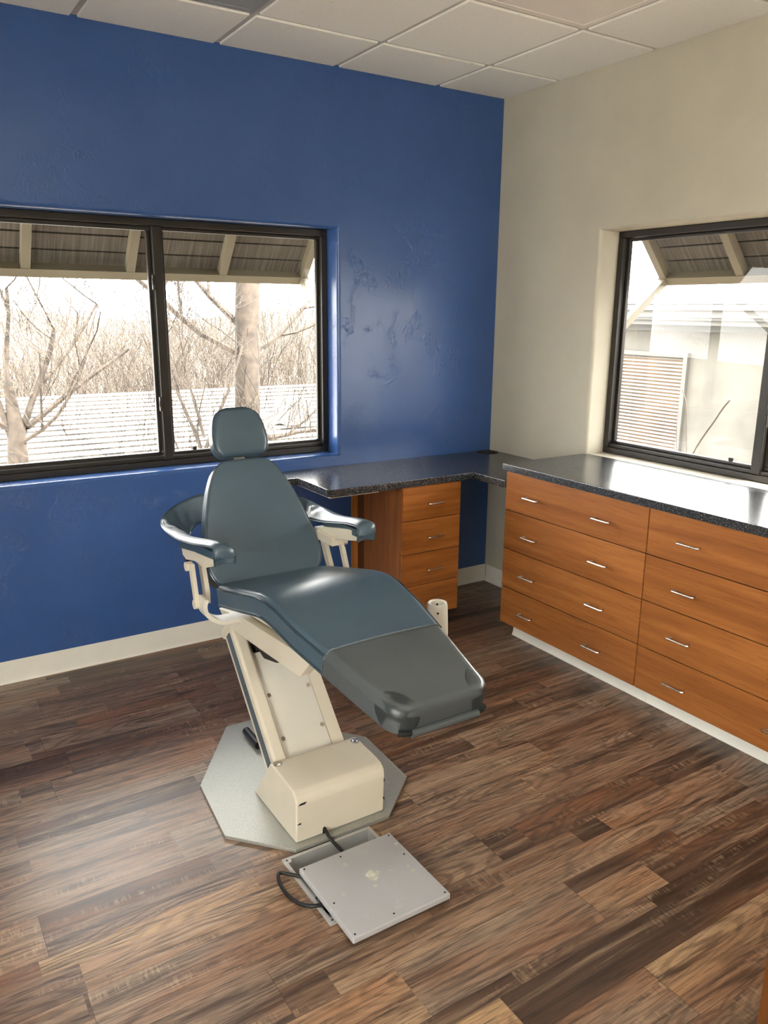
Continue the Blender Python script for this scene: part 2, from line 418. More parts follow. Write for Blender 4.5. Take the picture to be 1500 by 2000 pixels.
# floor with a rectangular opening for the floor box
BX0, BX1, BY0, BY1 = -2.268, -1.948, -2.088, -1.770
w = MB()
xs = [XW, BX0, BX1, 0.0]; ys = [YB, BY0, BY1, 0.0]
for i in range(3):
    for j in range(3):
        if i == 1 and j == 1: continue
        w.add([(xs[i],ys[j],0),(xs[i+1],ys[j],0),(xs[i+1],ys[j+1],0),(xs[i],ys[j+1],0)], [(0,1,2,3)])
struct(mesh_obj('floor', w, M['floor']))
# ceiling: tegular tiles below a painted grid
TL = 0.6096; TX = -0.460; TY = -0.425
LIGHT_CELLS = {}
w = MB(); g = 0.014
def cell(ix, iy): return (TX-(ix+1)*TL, TX-ix*TL, TY-(iy+1)*TL, TY-iy*TL)
special = {(0,1),(0,2),(2,0),(2,4),(2,5),(4,4),(4,5)}
for ix in range(-1, 8):
    for iy in range(-1, 9):
        if (ix,iy) in special: continue
        x0,x1,y0,y1 = cell(ix,iy)
        x0=max(x0,XW); x1=min(x1,0.0); y0=max(y0,YB); y1=min(y1,0.0)
        if x1-x0 < 0.05 or y1-y0 < 0.05: continue
        w.box(x0+(g if x0>XW else 0), x1-(g if x1<0 else 0), y0+(g if y0>YB else 0), y1-(g if y1<0 else 0), H, H+0.03, 0.005)
struct(mesh_obj('ceiling', w, M['tile']))
w = MB(); w.box(XW, 0, YB, 0, H+0.009, H+0.012)
struct(mesh_obj('trim_1', w, M['tbar']))
# wall angle
def ceiling_light(cells, label, mat, frame_mat, group=None):
    xs0 = min(cell(*c)[0] for c in cells)+g; xs1 = max(cell(*c)[1] for c in cells)-g
    ys0 = min(cell(*c)[2] for c in cells)+g; ys1 = max(cell(*c)[3] for c in cells)-g
    t = tag(empty('ceiling_light', ((xs0+xs1)/2,(ys0+ys1)/2,H)), label, 'ceiling light', group)
    f = MB(); b = 0.028
    for (a,bb,c,d) in ((xs0,xs1,ys0,ys0+b),(xs0,xs1,ys1-b,ys1),(xs0,xs0+b,ys0+b,ys1-b),(xs1-b,xs1,ys0+b,ys1-b)):
        f.box(a,bb,c,d,H+0.001,H+0.009,0.001)
    mesh_obj('frame', f, frame_mat, t)
    d = MB(); d.box(xs0+b+0.002,xs1-b-0.002,ys0+b+0.002,ys1-b-0.002,H+0.003,H+0.008)
    mesh_obj('diffuser', d, mat, t)
ceiling_light([(0,1),(0,2)], 'unlit off-white ceiling light panel near the cream wall corner', M['lamp_off'], M['lamp_off'])
ceiling_light([(2,0)], 'dull grey unlit ceiling panel above the blue wall', M['lamp_grey'], M['lamp_grey'])
ceiling_light([(2,4),(2,5)], 'added ceiling fill panel over the middle of the room behind the viewpoint', M['fill_lamp'], M['tbar'])  # unseen lamp added to fill the room with light
ceiling_light([(4,4),(4,5)], 'added ceiling fill panel beside the far left wall behind the viewpoint', M['fill_lamp'], M['tbar'])  # second added fill lamp, also out of view
# baseboards (cove base)
def cove(p0, p1, nrm, h=0.105):
    mb = MB(); p0=Vector(p0); p1=Vector(p1); nrm=Vector(nrm)
    prof = [(0.0,h),(0.003,h),(0.004,h-0.004),(0.004,0.03),(0.006,0.014),(0.011,0.004),(0.016,0.0),(0.0,0.0)]
    V = [p0+nrm*a+Vector((0,0,b)) for a,b in prof] + [p1+nrm*a+Vector((0,0,b)) for a,b in prof]
    n = len(prof)
    mb.add(V, [(i,(i+1)%n,n+(i+1)%n,n+i) for i in range(n)]+[tuple(range(n)),tuple(range(n,2*n))[::-1]], 0, True); return mb
struct(mesh_obj('baseboard_back', cove((XW,0,0),(0,0,0),(0,-1,0)), M['trim']))
struct(mesh_obj('baseboard_right', cove((0,-0.02,0),(0,-0.775,0),(-1,0,0)), M['trim']))

# ------------------------------------------------------------------ windows
def window(name, u0,u1,z0,z1, d0, P, B, mull, sash_low):
    """B(mb,u0,u1,d0,d1,z0,z1,bev)"""
    root = struct(empty(name, P((u0+u1)/2, d0, z0)))
    f = MB(); fw = 0.032
    B(f,u0,u1,d0,d0+0.07,z0,z0+0.03); B(f,u0,u1,d0,d0+0.07,z1-fw,z1); B(f,u0,u0+0.034,d0,d0+0.07,z0+0.03,z1-fw); B(f,u1-0.034,u1,d0,d0+0.07,z0+0.03,z1-fw)
    B(f,u0+0.03,u1-0.03,d0+0.012,d0+0.06,z0+0.03,z0+0.048)
    mesh_obj('window_frame', f, M['bronze'], root)
    m = MB(); B(m,mull-0.018,mull+0.026,d0+0.004,d0+0.066,z0+0.031,z1-fw-0.001)
    mesh_obj('mullion', m, M['bronze'], root)
    for (a,b,dd,sw,nm) in ((u0+0.035,mull-0.019,d0+0.03,0.020,'sash'),(mull+0.027,u1-0.035,d0+0.03,0.016,'sash')):
        s = MB(); za, zb = z0+0.049, z1-fw-0.001
        B(s,a,b,dd,dd+0.022,za,za+sw); B(s,a,b,dd,dd+0.022,zb-sw,zb); B(s,a,a+sw,dd,dd+0.022,za+sw,zb-sw); B(s,b-sw,b,dd,dd+0.022,za+sw,zb-sw)
        so = mesh_obj(nm, s, M['bronze'], root)
        q = MB(); c = dd+0.011
        q.add([P(a+sw-.002,c,za+sw-.002),P(b-sw+.002,c,za+sw-.002),P(b-sw+.002,c,zb-sw+.002),P(a+sw-.002,c,zb-sw+.002)], [(0,1,2,3)])
        mesh_obj('pane', q, M['glass'], so)
    for zl in (1.22, 1.79):
        l = MB(); B(l,mull-0.030,mull-0.020,d0-0.006,d0+0.012,zl-0.035,zl+0.035,0.003); B(l,mull-0.034,mull-0.022,d0-0.012,d0-0.004,zl-0.012,zl+0.018,0.003)
        mesh_obj('latch', l, M['bronze'], root)
    # weep-stop clips
    c = MB(); B(c,mull+0.13,mull+0.152,d0+0.018,d0+0.03,z0+0.066,z0+0.085); mesh_obj('stop_clip', c, M['black'], root)
    return root
def Bb(mb,u0,u1,d0,d1,z0,z1,bev=0.004): mb.box(u0,u1,d0,d1,z0,z1,bev)
def Bw(mb,u0,u1,d0,d1,z0,z1,bev=0.004): mb.box(d0,d1,u0,u1,z0,z1,bev)
window('window_1', BW['x0'],BW['x1'],BW['z0'],BW['z1'], 0.11, lambda u,d,z:(u,d,z), Bb, -1.968, True)
window('window_2', WW['y0'],WW['y1'],WW['z0']+0.001,WW['z1'], 0.13, lambda u,d,z:(d,u,z), Bw, -1.68, True)

window('added_window_3', LW['y0'],LW['y1'],LW['z0'],LW['z1'], 0.07, lambda u,d,z:(XW-d,u,z), lambda mb,u0,u1,d0,d1,z0,z1,bev=0.004: mb.box(XW-d1,XW-d0,u0,u1,z0,z1,bev), -4.15, True)  # added opening, brightens the room from the left
# ------------------------------------------------------------------ cabinets and worktops
XF = -0.54
def pull(axis, c, ln, out, mat=None):
    """bow handle centred at c, along axis 'x'/'y', standing off in direction out"""
    mb = MB(); c = Vector(c); a = Vector((1,0,0)) if axis=='x' else Vector((0,1,0)); o = Vector(out)
    pts = []
    h = ln/2
    for t_, d in ((-h+0.012,0.0),(-h+0.004,0.016),(-h+0.003,0.023),(-h+0.009,0.027),(0,0.0275),(h-0.009,0.027),(h-0.003,0.023),(h-0.004,0.016),(h-0.012,0.0)):
        pts.append(c + a*t_ + o*d)
    mb.tube(pts, 0.0042, 8); return mb
rows = [(0.7035,0.897),(0.5025,0.6995),(0.2975,0.4985),(0.100,0.2935)]
def drawer_chest(y_hi, y_lo, label, handles, x_lab):
    root = tag(empty('drawer_cabinet', (-0.27,(y_hi+y_lo)/2,0)), label, 'cabinet')
    c = MB(); c.box(XF+0.019, -0.005, y_lo+0.001, y_hi-0.0002, 0.10, 0.901); mesh_obj('carcass', c, M['gap'], root)
    if x_lab == 0:
      c = MB(); c.box(XF+0.019, -0.006, y_hi+0.0002, y_hi+0.0012, 0.10, 0.901); mesh_obj('end_panel', c, M['wood_dark'], root)
    e = MB()
    prof = [(0,0.0),(0,0.1)]
    e.box(-0.437, -0.02, y_lo+0.001, y_hi, 0.0, 0.0995)
    e.prism([(-0.437,0.10),(-0.4405,0.0985),(-0.441,0.03),(-0.444,0.012),(-0.452,0.0),(-0.437,0.0)], 1, y_lo+0.001, y_hi)
    mesh_obj('toe_kick', e, M['trim'], root)
    for (z0,z1) in rows:
        d = MB(); d.box(XF, XF+0.018, y_lo+0.0024, y_hi-0.0024, z0, z1, 0.0015)
        cy = (y_hi+y_lo)/2
        do = mesh_obj('drawer', d, M['wood_y'], root, loc=(XF, cy, (z0+z1)/2))
        for hy in handles:
            mesh_obj('handle', pull('y',(XF, hy, z0+(z1-z0)*0.455), 0.108, (-1,0,0)), M['chrome'], do)
    return root
drawer_chest(-0.777, -1.663, 'wide cherry wood drawer cabinet under the window, next to the room corner', (-0.976,-1.421), 0)
drawer_chest(-1.663, -2.549, 'second wide cherry wood drawer cabinet, cut off by the right edge of the photo', (-1.871,-2.316), 1)
# tall worktop running into the window recess
w = MB()
poly = [(-0.562,-0.768),(-0.562,-2.60),(-0.002,-2.60),(-0.002,-0.768)]
w.box(-0.562,-0.002,-2.62,-0.768,0.902,0.938,0.004)
w.box(-0.01,0.128,-2.598,-0.787,0.915,0.9378,0.0)
tag(mesh_obj('worktop', w, M['counter'], loc=(-0.28,-1.69,0.92)), 'glossy black speckled worktop over the wide drawer cabinets under the right window', 'worktop')

# desk (lower) worktop: L shape with stepped left end
w = MB(); z0, z1 = 0.808, 0.846
poly = [(-1.64,-0.002),(-1.64,-0.186),(-1.41,-0.186),(-1.41,-0.500),(-1.39,-0.52),(-0.54,-0.52),(-0.54,-0.765),(-0.525,-0.774),(-0.002,-0.774),(-0.002,-0.002)]
w.prism(poly, 2, z0, z1, 0.004)
desk = tag(mesh_obj('desk_worktop', w, M['counter'], loc=(-0.8,-0.3,0.83)), 'lower black speckled desk worktop wrapping the room corner along the blue wall', 'worktop')
c = MB(); n=28
c.tube([(-0.083,-0.078,0.8462),(-0.083,-0.078,0.8472)], 0.064, 32); mesh_obj('grommet_hole', c, M['void'], desk)
c = MB(); c.box(-1.395,-1.12,-0.50,-0.02,0.801,0.8075); mesh_obj('underside_panel', c, M['trim'], desk)
# pedestal under the desk
root = tag(empty('pedestal_cabinet', (-0.79,-0.31,0)), 'narrow cherry wood four-drawer pedestal under the desk worktop', 'cabinet')
c = MB(); c.box(-0.977,-0.607,-0.478,-0.12,0.095,0.8075,0.001); mesh_obj('carcass', c, M['wood_z'], root, loc=(-0.79,-0.3,0.45))
c = MB(); c.box(-0.972,-0.612,-0.4815,-0.4785,0.097,0.806); mesh_obj('drawer_gap_shade', c, M['gap'], root)  # dark sheet that paints the shade between drawers
c = MB(); c.box(-0.958,-0.62,-0.119,-0.022,0.0,0.806); mesh_obj('back_filler', c, M['wood_dark'], root)
c = MB(); c.box(-0.992,-0.955,-0.0215,-0.003,0.105,0.806); mesh_obj('wall_cleat', c, M['wood_z'], root)
c = MB(); c.box(-0.96,-0.62,-0.42,-0.13,0.0,0.0945); mesh_obj('toe_kick', c, M['void'], root)  # near-black colour stands for the shade of the recess
for (a,b) in ((0.6265,0.8055),(0.4485,0.623),(0.2715,0.445),(0.092,0.268)):
    d = MB(); d.box(-0.975,-0.609,-0.50,-0.482,a,b,0.0012)
    do = mesh_obj('drawer', d, M['wood_x'], root, loc=(-0.79,-0.5,(a+b)/2))
    mesh_obj('handle', pull('x',(-0.778,-0.50,a+(b-a)*0.46),0.102,(0,-1,0)), M['chrome'], do)

# wooden cabinet whose edge just enters the frame bottom right
root = tag(empty('side_cabinet', (-1.05,-3.25,0)), 'brown wooden cabinet edge just entering the bottom right corner', 'cabinet')

# ------------------------------------------------------------------ dental chair
XC = -2.03
chair = tag(empty('dental_chair', (XC,-1.34,0)), 'slate blue vinyl dental chair on a cream column and octagonal steel plate', 'dental chair')
def cp(name, mb, mat, parent=None, loc=None, auto=30): return mesh_obj(name, mb, mat, parent or chair, loc, auto, weld=(auto>=60))
# base plate
b = MB()
oct_ = [(-2.378,-1.575),(-2.348,-1.262),(-2.115,-0.92),(-1.945,-0.92),(-1.668,-1.29),(-1.684,-1.605),(-1.866,-1.768),(-2.212,-1.760)]
b.prism(oct_, 2, 0.0005, 0.0135, 0.0015); base = cp('base_plate', b, M['plate'])
# base housing
b = MB()
b.prism([(-1.405,0.0138),(-1.735,0.0138),(-1.742,0.155),(-1.736,0.178),(-1.718,0.192),(-1.69,0.197),(-1.56,0.204),(-1.545,0.202)], 0, -2.200, -1.868, 0.006, seg=3)
hs = cp('base_housing', b, M['beige'])
for (x,y) in ((-2.180,-1.566),(-1.888,-1.576)):
    s = MB(); s.cyl((x,y,0.2015),(0,0,1),0.0155,0.006,20); s.cyl((x,y,0.2072),(0,0,1),0.0085,0.003,8); cp('screw', s, M['chrome'], hs)
s = MB(); s.prism([(-2.192,0.152),(-2.186,0.1575),(-2.163,0.1585),(-2.170,0.152)],1,-1.7428,-1.7400); cp('paint_chip', s, M['void'], hs)
s = MB(); s.prism([(-2.196,0.084),(-2.184,0.087),(-2.184,0.082)],1,-1.7415,-1.7370); cp('paint_chip', s, M['void'], hs)
for z in (0.136,0.066):
    s = MB(); s.prism([(-1.874,z),(-1.871,z+0.007),(-1.870,z-0.006)],1,-1.7425,-1.7380); cp('paint_chip', s, M['void'], hs)
s = MB(); s.prism([(-2.104,0.016),(-2.104,0.034),(-2.098,0.040),(-2.092,0.034),(-2.092,0.016)],1,-1.7380,-1.7350); cp('cable_hole', s, M['void'], hs)
# column: slanted frame. local axis: along lean direction
dy, dz = 0.345, 0.365; ll = sqrt(dy*dy+dz*dz); ey = Vector((0, dy/ll, dz/ll)); en = Vector((0, -dz/ll, dy/ll))  # ey up the lean, en toward the viewer side
O = Vector((0,-1.545,0.195))
def CM(a, dpt):  # a along, dpt depth behind front
    return O + ey*a - en*dpt
RotC = Matrix((( 1,0,0,0),(0,ey.y,en.y,O.y),(0,ey.z,en.z,O.z),(0,0,0,1)))  # local (x, along, normal)
b = MB()
b.box(-2.183,-2.134,-0.10,0.510,-0.098,0.0,0.012,M=RotC,seg=4)
b.box(-1.948,-1.900,-0.10,0.510,-0.098,-0.0225,0.004,M=RotC)
b.box(-2.14,-1.94,-0.10,0.51,-0.090,-0.06,0.002,M=RotC)
col = cp('column', b, M['beige'])
b = MB(); b.box(-2.1315,-1.9495,-0.03,0.40,-0.030,-0.0235,0.002,M=RotC); b.box(-2.1325,-2.127,-0.03,0.40,-0.03,-0.013,0.0015,M=RotC)
cp('front_panel', b, M['beige2'], col)
b = MB(); b.box(-2.1865,-2.1825,0.0,0.497,-0.064,-0.030,0.0008,M=RotC); cp('side_stripe', b, M['stripe'], col)
for (x,a) in ((-2.118,0.235),(-2.118,0.075),(-1.963,0.235),(-1.963,0.085)):
    s = MB(); p = RotC @ Vector((x,a,-0.0235)); s.cyl(p, en, 0.0075, 0.004, 14); s.cyl(p+en*0.004, en, 0.003, 0.0008, 8); cp('screw', s, M['chrome'], col)
b = MB(); b.box(-2.190,-1.893,0.498,0.535,-0.106,0.008,0.012,M=RotC,seg=3); cp('column_cap', b, M['beige'])
b = MB(); b.box(-2.115,-1.955,0.40,0.50,-0.055,-0.012,0.012,M=RotC); b.prism([(-1.26,0.50),(-1.33,0.475),(-1.44,0.50),(-1.46,0.56),(-1.25,0.58)],0,-2.12,-1.95,0.01); cp('pivot_boot', b, M['black'])
s = MB(); s.tube([(-2.069,-1.02,0.03),(-2.071,-1.15,0.03)],0.016,10); cp('lower_lever', s, M['black'])
# support beams under the seat
b = MB()
for x0,x1 in ((-2.190,-2.155),(-1.905,-1.87)):
    b.prism([(-1.19,0.562),(-1.10,0.605),(-1.36,0.648),(-1.812,0.684),(-1.832,0.674),(-1.768,0.608),(-1.752,0.603)],0,x0,x1,0.003)
b.prism([(-1.13,0.600),(-1.74,0.655),(-1.74,0.640),(-1.13,0.588)],0,-2.155,-1.905)
beam = cp('support_beam', b, M['beige'])
b = MB()
b.prism([(-1.19,0.640),(-1.86,0.700),(-1.86,0.668),(-1.80,0.655),(-1.19,0.612)],0,-2.135,-1.925,0.002)
cp('seat_carriage', b, M['beige'])

# ---- seat cushion: heightfield pad bent along a side profile
def arc_profile(pts, n=60, soft=0.06):
    """polyline with rounded corners -> (pos(s), tangent(s), length)"""
    P = [Vector((p[0],p[1])) for p in pts]; out = [P[0]]
    for i in range(1,len(P)-1):
        a = (P[i-1]-P[i]).normalized(); c = (P[i+1]-P[i]).normalized()
        A = P[i]+a*soft; Cc = P[i]+c*soft
        for k in range(9):
            t = k/8; out.append(A*(1-t)**2 + P[i]*2*t*(1-t) + Cc*t*t)
    out.append(P[-1])
    cum = [0]
    for i in range(1,len(out)): cum.append(cum[-1]+(out[i]-out[i-1]).length)
    def ev(s):
        s2 = min(max(s,0),cum[-1])
        for i in range(1,len(out)):
            if s2 <= cum[i]+1e-9:
                t = (s2-cum[i-1])/max(cum[i]-cum[i-1],1e-9); p = out[i-1].lerp(out[i],t); tg = (out[i]-out[i-1]).normalized(); break
        if s < 0: p = p + tg*s
        if s > cum[-1]: p = p + tg*(s-cum[-1])
        return p
    def pt(s): return ev(s)
    def tg(s): return (ev(s+0.012)-ev(s-0.012)).normalized()
    return pt, tg, cum[-1]
def lerp_tab(tab, s):
    if s <= tab[0][0]: return tab[0][1]
    for (a,va),(b_,vb) in zip(tab, tab[1:]):
        if s <= b_:
            t = (s-a)/(b_-a); t = t*t*(3-2*t) if False else t
            return va+(vb-va)*t
    return tab[-1][1]
class Pad:
    """upholstered pad: outline half width h(s), thickness T, edge radius r, crown height cr"""
    def __init__(s, mapf, h, L, T, r, cr=0.01, wt=None):
        s.wt = wt
        s.mapf, s.h, s.L, s.T, s.r, s.cr = mapf, h, L, T, r, cr
    def height(s, u, v):
        h = s.h(v); e = max(s.sdf(u, v)[0], 0)
        y = s.T
        if e < s.r: y = s.T - s.r + sqrt(max(0, s.r**2-(s.r-e)**2))
        k = max(0.0, 1-(u/max(h,1e-4))**2)
        kv = min(1.0, v/0.10, (s.L-v)/0.10)
        return y + s.cr*k*max(kv,0)
    def sdf(s, u, v):
        if s.wt is None: return (min(s.h(v)-abs(u), v, s.L-v), 0, 0)
        R_ = 0.05; w_ = s.wt(v); qx = abs(u)-(w_-R_); qv = abs(v-s.L/2)-(s.L/2-R_); sg = 1 if u > 0 else -1; sv = 1 if v > s.L/2 else -1
        if qx > 0 and qv > 0:
            q = sqrt(qx*qx+qv*qv); return (R_-q, sg*qx/q, sv*qv/q)
        return (R_-qx, sg, 0) if qx > qv else (R_-qv, 0, sv)
    def skin(s, u, v, off):
        """point on the padded surface, wrapping over the edge and down the side wall"""
        e, nu, nv = s.sdf(u, v)
        if e >= s.r: return Vector(s.mapf(u, v, s.height(u, v)+off))
        if e >= 0:
            k = (s.r-e)/s.r; cz = sqrt(max(0,1-k*k))
            return Vector(s.mapf(u+nu*off*k, v+nv*off*k, s.T-s.r+s.r*cz+off*cz))
        return Vector(s.mapf(u+nu*(e+off), v+nv*(e+off), max(0.004, s.T-s.r+e)))
    def build(s, v0, v1, nv=50, nu=24, off=0.0, hplus=0.0, bottom=True, seam=None):
        mb = MB()
        vs = []
        for i in range(nv+1):
            t = i/nv
            vs.append(v0+(v1-v0)*t)
        # extra rows near pad ends
        def dens(lo, hi, at, sgn):
            return [at+sgn*s.r*(1-cos(pi/2*k/6)) for k in range(0,7)]
        if v0 <= 0: vs += dens(0,0,0,1)
        if v1 >= s.L: vs += dens(0,0,s.L,-1)
        vs = sorted(set(round(max(v0,min(v1,x)),5) for x in vs))
        us = []
        G = []
        for v in vs:
            h = s.h(v)+hplus; row = []
            # edge-dense param
            ulist = []
            ne = 6
            re = min(s.r, h*0.6)
            for k in range(ne+1): ulist.append(-h + re*(1-cos(pi/2*k/ne)))
            nm = nu
            for k in range(1,nm): ulist.append(-h+re + (2*h-2*re)*k/nm)
            for k in range(ne,-1,-1): ulist.append(h - re*(1-cos(pi/2*k/ne)))
            top = [s.mapf(u, v, s.height(max(-s.h(v),min(s.h(v),u)), v)+off) for u in ulist]
            left = [s.mapf(-h-0.0, v, d) for d in (0.0, 0.012, (s.T-s.r)*0.6)]
            right = [s.mapf(h+0.0, v, d) for d in ((s.T-s.r)*0.6, 0.012, 0.0)]
            row = left + top + right
            G.append(row)
        nc = len(G[0])
        mb.grid(G)
        # bottom, end caps
        V=[];F=[]
        for row in G: V += [row[0], row[-1]]
        for i in range(len(G)-1): F.append((2*i,2*i+1,2*i+3,2*i+2))
        if bottom: mb.add(V,F,0,False)
        for row in (G[0], G[-1]):
            n2 = len(row); V=list(row); F=[]
            for i in range(n2//2-1): F.append((i,i+1,n2-2-i,n2-1-i))
            if n2%2: F.append((n2//2-1,n2//2,n2//2+1))
            else: pass
            mb.add(V,F,0,False)
        return mb
    def edge_path(s, n=90, drop=0.0, out=0.0, v0=0.0, v1=None, sides=(-1,1), end=True):
        """points along the outline at top of side wall"""
        v1 = s.L if v1 is None else v1
        P=[]; d = s.T - s.r*0.55 - drop
        for i in range(n+1):
            v=v0+(v1-v0)*i/n; P.append(s.mapf(-s.h(v)-out, v, d))
        if end:
            for i in range(1,12):
                u=-s.h(v1)+2*s.h(v1)*i/12; P.append(s.mapf(u, v1+out, d))
        for i in range(n,-1,-1):
            v=v0+(v1-v0)*i/n; P.append(s.mapf(s.h(v)+out, v, d))
        return P
# profile of the seat underside line (y,z): rear -> knee -> toe
PT, TG, SL = arc_profile([(-1.235,0.672),(-1.665,0.772),(-2.268,0.646)], soft=0.07)
def seat_map(u, v, d):
    p = PT(v); t = TG(v); n = Vector((-t.y, t.x))
    if n.y < 0: n = -n
    q = p + n*d
    return (XC+u, q.x, q.y)
KN = 0.44
def hw0(v): return lerp_tab([(0,0.222),(0.25,0.228),(KN,0.226),(0.62,0.214),(0.85,0.180),(1.00,0.156),(SL,0.148)], v)
def hw(v):
    h = hw0(v)
    e = min(v, SL-v); R = 0.05
    if e < R: h -= R - sqrt(max(0,R*R-(R-e)**2))
    return h
seat = Pad(seat_map, hw, SL, 0.072, 0.022, 0.008, wt=hw0)
VS = 0.44+0.315     # stitched seam position along the pad
so = cp('seat_cushion', seat.build(0, VS, 46, 26), M['vinyl'], auto=60)
cv = cp('foot_cover', seat.build(VS, SL, 34, 26, off=0.002, hplus=0.002), M['cover'], auto=60)
p = MB(); p.tube([seat.mapf(-hw(v)-0.001, v, seat.T-0.012) for v in [VS*i/40 for i in range(41)]], 0.0032, 6)
p.tube([seat.mapf(hw(v)+0.001, v, seat.T-0.012) for v in [VS*i/40 for i in range(41)]], 0.0032, 6)
p.tube([seat.mapf(-hw(v), v, 0.004) for v in [VS*i/40 for i in range(41)]], 0.005, 6)
cp('piping', p, M['piping'], so)
# stitched seam hem
p = MB(); hh = hw(VS)
line = [seat.mapf(-hh-0.003, VS, d) for d in (0.006,0.03,0.048)]
for i in range(33):
    u = -hh + 2*hh*i/32; line.append(seat.mapf(u, VS+0.004*cos(pi*u/hh*0.5), seat.height(u,VS)+0.003))
line += [seat.mapf(hh+0.003, VS, d) for d in (0.048,0.03,0.006)]
p.tube(line, 0.0028, 6); cp('hem', p, M['cover'], cv)
p = MB()
for i in range(64):
    u = -hh*0.93 + 1.86*hh*i/63
    a = Vector(seat.mapf(u, VS-0.006, seat.height(u,VS)+0.0012)); b2 = Vector(seat.mapf(u+0.0022, VS-0.0015, seat.height(u,VS)+0.0022))
    p.tube([a,b2],0.0007,4)
cp('stitching', p, M['thread'], cv)
# corner patches of the cover
for sg in (-1,1):
    G = []
    for i in range(17):
        q = i/16; row = []
        for k in range(33):
            a = 2*pi*k/32
            row.append(seat.skin(sg*(0.150 + 0.070*q*cos(a)), SL-0.008 + 0.088*q*sin(a), 0.0022 if i < 16 else 0.0012))
        G.append(row)
    p = MB(); p.grid(G); cp('corner_patch', p, M['patch'], cv, auto=80)
# rolled front hem and dark corner openings
p = MB(); ln = []
for i in range(13):
    u = -0.105+0.21*i/12; ln.append(seat.mapf(u, SL+0.006, 0.004))
p.tube(ln, 0.011, 10); cp('front_roll', p, M['cover'], cv)
for sg in (-1,1):
    p = MB(); ln = [seat.mapf(sg*(0.106+0.03*i/4), SL+0.0025-0.010*(i/4)**2, 0.006) for i in range(5)]; p.tube(ln, 0.0085, 8); cp('corner_opening', p, M['void'], cv)
# seat pan metal strip under the rear of the cushion and fairing
b = MB()
def side_poly(vs, d0, d1):
    A = [seat_map(0,v,d0) for v in vs]; Bq = [seat_map(0,v,d1) for v in vs[::-1]]
    return [(q[1],q[2]) for q in A+Bq]
b.prism(side_poly([0.05,0.2,0.36],-0.001,-0.022),0,XC-0.185,XC+0.185,0.002)
cp('seat_pan', b, M['trim'])
b = MB(); b.prism(side_poly([0.37,0.44,0.55,0.70],-0.001,-0.018)+[(-1.85,0.695),(-1.32,0.65)],0,XC-0.135,XC+0.135,0.002); cp('leg_fairing', b, M['beige'])

# ---- backrest
angb = radians(29); UB = Vector((0,sin(angb),cos(angb))); NB = Vector((0,-cos(angb),sin(angb))); OB = Vector((XC,-1.222,0.735))
def flat_map(O_, U_, N_, d_off):
    def f(u, v, d):
        q = O_ + Vector((1,0,0))*u + U_*v + N_*(d+d_off); return (q.x,q.y,q.z)
    return f
LB = 0.465
def hb(v):
    b = (v - 0.012)*(0.485/0.465)
    h = lerp_tab([(-0.012,0.168),(-0.004,0.186),(0.008,0.203),(0.025,0.217),(0.05,0.226),(0.09,0.230),(0.14,0.224),(0.20,0.211),(0.26,0.196),(0.32,0.178),(0.37,0.160),(0.41,0.141),(0.435,0.127),(0.452,0.113),(0.463,0.098),(0.470,0.080),(0.473,0.062)], b)
    return h*0.962
TB = 0.070
back = Pad(flat_map(OB-UB*0.012, UB, NB, -TB), hb, LB, TB, 0.011, 0.006)
bo = cp('backrest_cushion', back.build(0, LB, 70, 26), M['vinyl'], auto=60)
p = MB(); p.tube(back.edge_path(60, drop=0.0, out=0.0005), 0.003, 6, closed=True); cp('piping', p, M['piping'], bo)
shell = Pad(flat_map(OB-UB*0.006, UB, -NB, TB-0.002), lambda v: hb(v)*0.97, LB-0.008, 0.022, 0.016, 0.004)
cp('backrest_shell', shell.build(0, LB-0.008, 50, 20), M['vinyl_dark'], auto=60)
# headrest
angh = radians(22); UH = Vector((0,sin(angh),cos(angh))); NH = Vector((0,-cos(angh),sin(angh)))
OH = OB + UB*0.469 + Vector((0.008,0,0)); LH = 0.185
def hh_(v):
    return lerp_tab([(0,0.072),(0.004,0.084),(0.010,0.092),(0.020,0.100),(0.035,0.1055),(0.055,0.1075),(0.085,0.106),(0.115,0.101),(0.140,0.0945),(0.155,0.088),(0.166,0.079),(0.174,0.067),(0.180,0.053),(0.185,0.034)], v)
head = Pad(flat_map(OH, UH, NH, -0.06), hh_, LH, 0.055, 0.02, 0.010)
ho = cp('headrest', head.build(0, LH, 46, 20), M['vinyl'], auto=60)
p = MB(); p.tube(head.edge_path(40, drop=0.0), 0.0025, 6, closed=True); cp('piping', p, M['piping'], ho)
b = MB(); q0 = OB+UB*0.40-NB*0.045; q1 = OH+UH*0.06-NH*0.066
b.sweep([q0, OB+UB*0.458-NB*0.045, q1], (1,0,0), 0.042, 0.012); cp('headrest_post', b, M['beige2'])

# ---- armrests (mirror pair)
def mir(p, s): return (XC + s*(XC-p[0]) if s > 0 else p[0], p[1], p[2])
def catmull(P, n=8):
    P=[Vector(p) for p in P]; out=[]
    for i in range(len(P)-1):
        p0=P[max(i-1,0)];p1=P[i];p2=P[i+1];p3=P[min(i+2,len(P)-1)]
        for k in range(n):
            t=k/n
            out.append(0.5*((2*p1)+(-p0+p2)*t+(2*p0-5*p1+4*p2-p3)*t*t+(-p0+3*p1-3*p2+p3)*t**3))
    out.append(P[-1]); return out
E1 = [(-2.323,-1.448,0.886),(-2.326,-1.452,0.918),(-2.326,-1.440,0.943),(-2.336,-1.36,0.934),(-2.342,-1.28,0.921),(-2.348,-1.15,0.907),(-2.348,-1.02,0.908),(-2.337,-0.95,0.917),(-2.308,-0.90,0.930),(-2.262,-0.87,0.948),(-2.212,-0.87,0.968),(-2.165,-0.885,0.985),(-2.10,-0.915,0.99)]
